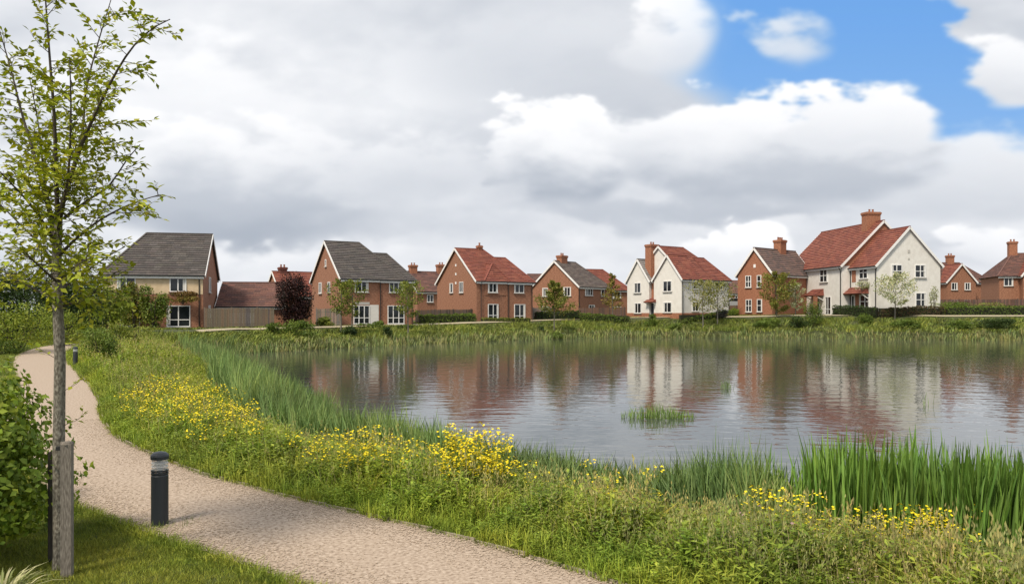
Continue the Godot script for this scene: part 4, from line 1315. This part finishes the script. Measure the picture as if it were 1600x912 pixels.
	h = thing("brick_house", "brick house with brown roof cut off by the right edge of the view", "house", Vector3(bx(1562, 116), 2.9, -116), deg_to_rad(-14))
	block(h, 0, 12.0, 0, -8.0, 5.4, "x", 3.3, 3.0, 0.0, M.brick, T_BROWN)
	block(h, 2.6, 7.0, 1.4, -4.0, 5.5, "z", 3.0, 0.0, 0.0, M.brick, T_RED)
	window(h, Vector3(1.2, 3.9, 0), 0, 1.2, 1.2, 2)
	window(h, Vector3(4.8, 3.9, 1.4), 0, 1.2, 1.2, 2)
	chimney(h, Vector3(3.0, 10.6, -4.0), 1.1, 0.9, 7.0, 2)
	# fences
	fence("tall brown board fence in front of the garage", bx(320, 68.5), 68.5, bx(428, 73.0), 73.0, 1.75, Color(0.26, 0.20, 0.155))
	fence("short grey board fence right of the dark purple tree", bx(494, 79.0), 79.0, bx(533, 79.5), 79.5, 1.75, Color(0.30, 0.275, 0.24))
	fence("low brown fence at the left of the red roofed house", bx(650, 92.0), 92.0, bx(742, 96.0), 96.0, 1.5, Color(0.14, 0.10, 0.075))
	fence("grey fence between the red roofed house and the conical tree", bx(833, 103.0), 103.0, bx(862, 104.0), 104.0, 1.6, Color(0.34, 0.31, 0.28))
	fence("brown garden fence left of the white twin gabled house", bx(905, 104.0), 104.0, bx(978, 107.5), 107.5, 1.45, Color(0.20, 0.12, 0.085))
	fence("dark fence in the gap right of the white twin gabled house", bx(1138, 112.0), 112.0, bx(1156, 112.0), 112.0, 1.4, Color(0.16, 0.11, 0.08))
	fence("long brown fence below the hipped brick house at the right", bx(1470, 106.0), 106.0, bx(1680, 104.0), 104.0, 2.1, Color(0.16, 0.10, 0.075))
	# a car in the gap
	h = thing("parked_car", "silver car parked in the gap right of the white twin gabled house", "car", Vector3(bx(1146, 120), land(bx(1146, 120), 120) + 0.9, -120), 0.2)
	var body := Mb.new()
	var prof := [Vector2(-2.1, 0.3), Vector2(-2.15, 0.75), Vector2(-1.5, 0.92), Vector2(-0.8, 1.42), Vector2(0.9, 1.45), Vector2(1.7, 0.98), Vector2(2.1, 0.85), Vector2(2.1, 0.3)]
	for i in prof.size():
		var a: Vector2 = prof[i]
		var b: Vector2 = prof[(i + 1) % prof.size()]
		body.quad_out(Vector3(a.x, a.y, 0.85), Vector3(b.x, b.y, 0.85), Vector3(b.x, b.y, -0.85), Vector3(a.x, a.y, -0.85), Vector3(0, 0.7, 0))
		for z in [0.85, -0.85]:
			body.tri_out(Vector3(0, 0.7, z), Vector3(a.x, a.y, z), Vector3(b.x, b.y, z), Vector3(0, 0.7, 0))
	put(body, "body", mat([0.42, 0.44, 0.47], 0.3), h)
	for z in [0.86, -0.86]:
		var gl := Mb.new()
		gl.quad(Vector3(-1.15, 0.98, z), Vector3(1.2, 0.98, z), Vector3(0.75, 1.38, z), Vector3(-0.72, 1.36, z))
		put(gl, "side_window", M.glass, h)
		for x in [-1.3, 1.3]:
			var wh := Mb.new()
			wh.tube([Vector3(x, 0.3, z * 0.85), Vector3(x, 0.3, z * 1.02)], [0.31, 0.31], 14, Color.WHITE, true)
			put(wh, "wheel", M.rubber, h)

func make_far_plants() -> void:
	rng.seed = 19
	var fresh := [Color(0.17, 0.205, 0.034), Color(0.22, 0.245, 0.042), Color(0.13, 0.17, 0.028)]
	var green := [Color(0.110, 0.165, 0.026), Color(0.150, 0.210, 0.034), Color(0.080, 0.125, 0.022)]
	var dark := [Color(0.030, 0.055, 0.016), Color(0.045, 0.075, 0.020), Color(0.060, 0.095, 0.022)]
	var lime := [Color(0.205, 0.255, 0.030), Color(0.160, 0.215, 0.026), Color(0.255, 0.295, 0.040)]
	var olive := [Color(0.23, 0.20, 0.045), Color(0.18, 0.17, 0.038), Color(0.29, 0.22, 0.055)]
	var purple := [Color(0.026, 0.013, 0.014), Color(0.040, 0.016, 0.016), Color(0.020, 0.014, 0.012), Color(0.055, 0.022, 0.020)]
	var pale := [Color(0.42, 0.44, 0.26), Color(0.30, 0.34, 0.14), Color(0.55, 0.55, 0.40)]
	# dark purple tree
	var o := shrub("purple_beech", "dense dark purple leaved tree between the garage and the grey roofed brick house", bx(459, 75), 75.0, 4.0, 5.0, 6500, 0.17, purple, 26, "tree")
	o.get_child(1).name = "trunk"
	# young trees on the far bank
	young_tree("two stemmed young tree before the left corner of the grey roofed brick house", bx(541, 72), 72.0, 5.2, 3.2, 1.5, 2600, 0.16, fresh, false, "young trees on the opposite bank", 2)
	young_tree("young tree at the right corner of the grey roofed brick house", bx(638, 76), 76.0, 5.4, 3.4, 1.7, 2200, 0.16, fresh)
	young_tree("conical young tree in front of the brick gable with broad chimney", bx(866, 92), 92.0, 6.2, 4.4, 1.6, 4200, 0.19, [Color(0.17, 0.19, 0.034), Color(0.13, 0.16, 0.030), Color(0.22, 0.21, 0.045)], true)
	young_tree("slim olive tree left of the white twin gabled house", bx(957, 103), 103.0, 6.4, 2.8, 1.2, 2000, 0.18, olive, true)
	young_tree("left of two pale young trees at the white twin gabled house", bx(1099, 97), 97.0, 6.2, 4.2, 1.8, 1700, 0.18, [Color(0.28, 0.28, 0.08), Color(0.20, 0.21, 0.055), Color(0.36, 0.34, 0.15)])
	young_tree("right of two pale young trees at the white twin gabled house", bx(1122, 98), 98.0, 5.6, 4.0, 1.8, 1700, 0.18, [Color(0.22, 0.23, 0.065), Color(0.16, 0.18, 0.05), Color(0.30, 0.29, 0.12)])
	young_tree("bushy yellowish tree before the join of the orange brick and large white house", bx(1214, 99), 99.0, 5.8, 4.4, 0.4, 4600, 0.19, olive + fresh)
	young_tree("round white blossoming tree before the front gable of the large white house", bx(1398, 93.5), 93.5, 5.4, 4.6, 1.4, 3400, 0.17, [Color(0.62, 0.62, 0.46), Color(0.42, 0.44, 0.20), Color(0.74, 0.73, 0.62), Color(0.24, 0.28, 0.09)], false, "blossoming trees at the large white house", 1, true)
	young_tree("slim white blossoming tree beside the porch of the large white house", bx(1243, 100), 100.0, 4.4, 2.2, 0.6, 1500, 0.16, pale, false, "blossoming trees at the large white house", 1, true)
	shrub("climbing_plant", "pale climbing plant on the right end of the front gable wall", bx(1459, 95.6), 95.6, 1.7, 3.8, 600, 0.14, pale, 7, "climber", 0.5)
	shrub("climbing_plant", "white flowering climber above the right porch of the large white house", bx(1347, 98.6), 98.6, 2.8, 1.1, 600, 0.13, pale, 8, "climber", 0.8, 3.2)
	shrub("climbing_plant", "dense climber over the left ground floor of the cream house", bx(208, 68.3), 68.3, 3.6, 4.6, 3200, 0.17, olive + fresh, 14, "climber", 0.8)
	shrub("climbing_plant", "green climber between the windows of the cream house", bx(240, 67.5), 67.5, 3.0, 4.2, 3000, 0.17, green + fresh, 12, "climber", 1.2)
	shrub("climbing_plant", "reddish climber above the right window of the cream house", bx(285, 69.0), 69.0, 3.6, 1.1, 1300, 0.14, olive + [Color(0.2, 0.12, 0.04)], 8, "climber", 0.5, 2.2)
	# trees and tall shrubs at the left
	shrub("garden_tree", "bright lime green tree in front of the left end of the cream house", bx(165, 58), 58.0, 3.6, 4.4, 2600, 0.16, lime, 16, "tree")
	shrub("round_shrub", "dark leafy round shrub beside the bend of the gravel path", bx(160, 33), 33.0, 2.1, 1.75, 3400, 0.075, green, 14)
	shrub("round_shrub", "light shrub behind the leafy round shrub by the path", bx(200, 45), 45.0, 3.4, 1.9, 2200, 0.10, fresh, 14)
	var ev := [["tall evergreen at the far left edge behind the path", 12, 47, 5.0, 4.4, dark], ["broad dark evergreen left of the foreground trunk", 55, 50, 5.2, 4.5, dark], ["dark evergreen right of the foreground trunk", 112, 52, 4.6, 4.2, dark], ["dark evergreen next to the cream house", 140, 60, 4.6, 4.4, dark], ["tall evergreen beyond the left edge", -60, 46, 6.0, 5.0, dark]]
	for q in ev:
		shrub("evergreen_tree", q[0], bx(q[1], q[2]), q[2], q[3], q[4], 3600, 0.16, q[5], 18, "tree", 0.0, 0.0, "dark evergreens at the left")
	shrub("lime_bush", "lime green bush in front of the evergreens at the left edge", bx(28, 38), 38.0, 4.4, 2.6, 3600, 0.10, lime, 18)
	shrub("lime_bush", "lime green bush between the evergreens and the path bend", bx(98, 44), 44.0, 3.4, 2.2, 2400, 0.10, lime, 14)
	shrub("low_bush", "low grey green bush on the lawn left of the path bend", bx(4, 37), 37.0, 2.2, 0.85, 1500, 0.07, green, 10)
	# shrubs along the far water edge
	var sh := [
		["big rounded green shrub at the water edge below the dark purple tree", 466, 66.5, 3.4, 1.5, green], ["small green shrub left of the rounded water edge shrub", 428, 66, 1.7, 1.1, green],
		["dark shrub under the two stemmed young tree", 545, 71, 1.7, 1.0, dark], ["narrow dark shrub at the water edge right of the two stemmed tree", 606, 72.5, 1.1, 1.1, dark],
		["low shrub under the conical young tree", 868, 90, 2.4, 0.9, green], ["dark tuft shrub at the water below the red roofed house", 845, 90.5, 0.8, 0.8, dark],
		["shrub at the corner between the twin white gables", 1016, 99.5, 2.2, 1.5, green], ["low round shrub in front of the second white gable", 1055, 97, 2.0, 0.9, green],
		["tall dense shrub on the bank before the porch of the large white house", 1272, 94, 3.2, 3.4, green], ["dark spreading shrub beside the tall bank shrub", 1247, 94, 2.9, 1.6, dark],
		["green shrub at the water edge below the bushy yellowish tree", 1200, 95.5, 4.0, 1.2, green], ["round shrub on the bank left of the blossoming tree", 1352, 93, 2.2, 1.2, green],
		["broad dark shrub on the right bank", 1420, 89.8, 4.6, 1.0, green], ["dark shrub on the bank at the right edge", 1560, 87.5, 5.0, 1.2, dark], ["shrub on the bank below the long fence", 1500, 88, 3.6, 1.0, green],
		["grey purple bush at the right end of the white twin gabled house", 1128, 101, 2.0, 1.3, [Color(0.08, 0.075, 0.085), Color(0.12, 0.11, 0.10), Color(0.06, 0.07, 0.05)]],
		["lime green bush in the gap before the orange brick house", 1146, 104, 2.0, 1.2, lime], ["pale green mound of shrubs below the long fence", 1530, 99, 9.0, 1.8, fresh], ["green shrub at the right corner of the large white house", 1490, 97, 4.0, 1.8, green],
		["small shrub between the french windows of the grey roofed brick house", 590, 79, 1.6, 0.8, green], ["green shrub at the foot of the left brick gable", 508, 76, 2.0, 1.0, fresh], ["shrub at the left corner of the red roofed house", 735, 93.5, 1.6, 1.2, green]]
	for q in sh:
		shrub("bank_shrub", q[0], bx(q[1], q[2]), q[2], q[3], q[4], int(500 + 420 * q[3]), 0.14, q[5], 11, "shrub", q[3] * 0.8, 0.0, "shrubs on the opposite bank")
	# hedges in front of the houses
	hedge("clipped hedge in front of the low brown fence", bx(655, 89), 89.0, bx(742, 92), 92.0, 1.0, 0.9, 2600, 0.14, green)
	hedge("low hedge in front of the red roofed house", bx(752, 93), 93.0, bx(828, 97), 97.0, 0.5, 0.6, 1200, 0.13, fresh)
	hedge("dark garden hedge in front of the broad chimney house", bx(836, 101), 101.0, bx(905, 103), 103.0, 1.2, 1.0, 2400, 0.15, dark)
	hedge("garden hedge left of the white twin gabled house", bx(906, 102), 102.0, bx(984, 101), 101.0, 0.95, 1.0, 2600, 0.15, green)
	hedge("clipped hedge below the porches of the large white house", bx(1303, 99), 99.0, bx(1372, 94.6), 94.6, 1.3, 0.9, 2600, 0.14, dark)
	hedge("reddish hedge before the front gable of the large white house", bx(1374, 94.6), 94.6, bx(1475, 95.2), 95.2, 1.15, 0.9, 3000, 0.14, [Color(0.09, 0.06, 0.03), Color(0.07, 0.09, 0.025), Color(0.12, 0.07, 0.04)])
	hedge("long hedge along the right bank", bx(1478, 94.5), 94.5, bx(1700, 92), 92.0, 1.2, 1.2, 4200, 0.15, green)
	hedge("low hedge before the white twin gabled house", bx(1062, 99.5), 99.5, bx(1150, 103), 103.0, 0.8, 0.8, 2200, 0.14, green)
	hedge("garden hedge in front of the grey roofed brick house", bx(560, 77), 77.0, bx(645, 81), 81.0, 0.45, 0.6, 1400, 0.13, green)
	hedge("tall hedge behind the path between the evergreens and the cream house", bx(60, 58), 58.0, bx(180, 62), 62.0, 2.6, 1.6, 5200, 0.17, dark)

func make_near_plants() -> void:
	rng.seed = 23
	var bush := [Color(0.175, 0.250, 0.030), Color(0.235, 0.310, 0.036), Color(0.120, 0.185, 0.024)]
	shrub("garden_bush", "large leafy green bush at the left edge beside the tree stake", -5.02, 7.35, 1.95, 1.85, 8200, 0.072, bush, 24)
	shrub("garden_bush", "lower leafy bush behind the large bush at the left edge", -6.6, 9.6, 2.2, 1.35, 4600, 0.062, bush + [Color(0.17, 0.22, 0.03)], 16)
	# a pale striped grass plant in the corner
	var o := thing("striped_grass", "pale cream striped grass plant in the bottom left corner", "plant", spot(-3.98, 6.25))
	var mb := Mb.new()
	for i in 170:
		var a := R(0, TAU)
		var l := Vector3(cos(a), 0, sin(a)) * R(0.3, 1.0)
		mb.blade(Vector3(cos(a), 0, sin(a)) * R(0, 0.14), l, R(0.24, 0.42), 0.015, R(0.2, 0.7), a + PI / 2 + R(-0.5, 0.5), [Color(0.55, 0.52, 0.30), Color(0.46, 0.46, 0.24), Color(0.28, 0.32, 0.12)][i % 3], [Color(0.55, 0.52, 0.30), Color(0.46, 0.46, 0.24), Color(0.28, 0.32, 0.12)][i % 3], 5)
	put(mb, "blades", M.grass, o)
	# taller tufts at the feet of bollard and stake
	var list := []
	for q in [[bx(248, 8.68), 8.60, 0.14, 26], [pt(98, 893, 7.1).x, 7.05, 0.16, 26], [bx(270, 8.7), 8.72, 0.2, 16]]:
		for i in q[3]:
			var a := R(0, TAU)
			list.append([spot(q[0] + cos(a) * q[2] * R(0.5, 1.2), q[1] + sin(a) * q[2] * R(0.5, 1.2)), R(0.5, 0.9), R(0.4, 0.9), tint(q[0], q[1])])
	scatter("uncut_grass", "uncut grass round the feet of the bollard and the tree stake", "grass", [tuft(8, 0.08, 0.22, 0.005, 0.05, 0.6, 0.4, G_DEEP, Color(0.16, 0.22, 0.05))], M.grass, list)
	# loose stones on the path
	var stones := []
	for i in 26000:
		var q := rng.randf() * 40.0
		var a := path_c[int(q)].lerp(path_c[int(q) + 1], fmod(q, 1.0))
		var t := (path_c[int(q) + 1] - path_c[int(q)]).normalized()
		var off := (1.0 - rng.randf() * rng.randf()) * (1.0 if rng.randf() < 0.5 else -1.0) * 0.95
		var p := a + Vector2(t.y, -t.x) * off
		var g := R(0.82, 1.12)
		stones.append([spot(p.x, p.y, 0.014 + 0.03 * (1.0 - off * off)), R(0.4, 1.5) * R(0.6, 1.2), R(0.5, 0.9), Color(0.40 * g, 0.32 * g, 0.245 * g)])
	var sm := []
	for i in 3:
		var st := Mb.new()
		st.lathe(Vector3.ZERO, [[0.006 * R(0.8, 1.2), -0.002], [0.0075 * R(0.8, 1.2), 0.002], [0.004, 0.006 * R(0.8, 1.2)], [0.0, 0.0065]], 5)
		sm.append(st)
	scatter("loose_gravel", "loose stones lying on the gravel path", "gravel", sm, M.stone, stones)

# ---------------------------------------------------------------- build
func _ready() -> void:
	rng.seed = 11
	wob.seed = 2
	wob.frequency = 0.01
	wob.fractal_octaves = 3
	var cam := Camera3D.new()
	cam.name = "camera"
	cam.projection = Camera3D.PROJECTION_FRUSTUM
	cam.keep_aspect = Camera3D.KEEP_HEIGHT
	cam.near = 0.1
	cam.far = 6000.0
	cam.size = 0.1 * 912.0 / LENS
	cam.frustum_offset = Vector2(0.0, 0.1 * (490.0 - 456.0) / LENS)
	cam.position = Vector3(0, EYE, 0)
	add_child(cam)
	var env := Environment.new()
	env.background_mode = Environment.BG_SKY
	var sky := Sky.new()
	sky.sky_material = make_sky()
	env.sky = sky
	env.background_energy_multiplier = 0.86
	env.tonemap_mode = Environment.TONE_MAPPER_LINEAR
	env.tonemap_exposure = 1.3
	env.sdfgi_enabled = true
	env.ssao_enabled = true
	env.ssil_enabled = true
	var we := WorldEnvironment.new()
	we.name = "environment"
	we.environment = env
	add_child(we)
	var sun := DirectionalLight3D.new()
	sun.name = "sun"
	sun.light_energy = 1.0
	sun.light_color = Color(1.0, 0.95, 0.87)
	sun.light_angular_distance = 11.0
	sun.shadow_enabled = true
	add_child(sun)
	sun.look_at_from_position(Vector3(-0.46, 1.05, 0.62), Vector3.ZERO)
	make_materials()
	make_fields()
	make_ground()
	make_houses()
	make_far_plants()
	make_front_tree()
	make_bollard("dark grey bollard light on the lawn beside the near path", bx(249, 8.68), 8.68)
	make_bollard("small distant bollard light beside the path bend", bx(117, 31.5), 31.5)
	make_near_plants()
	rng.seed = 31
	make_meadow()
	make_reeds()
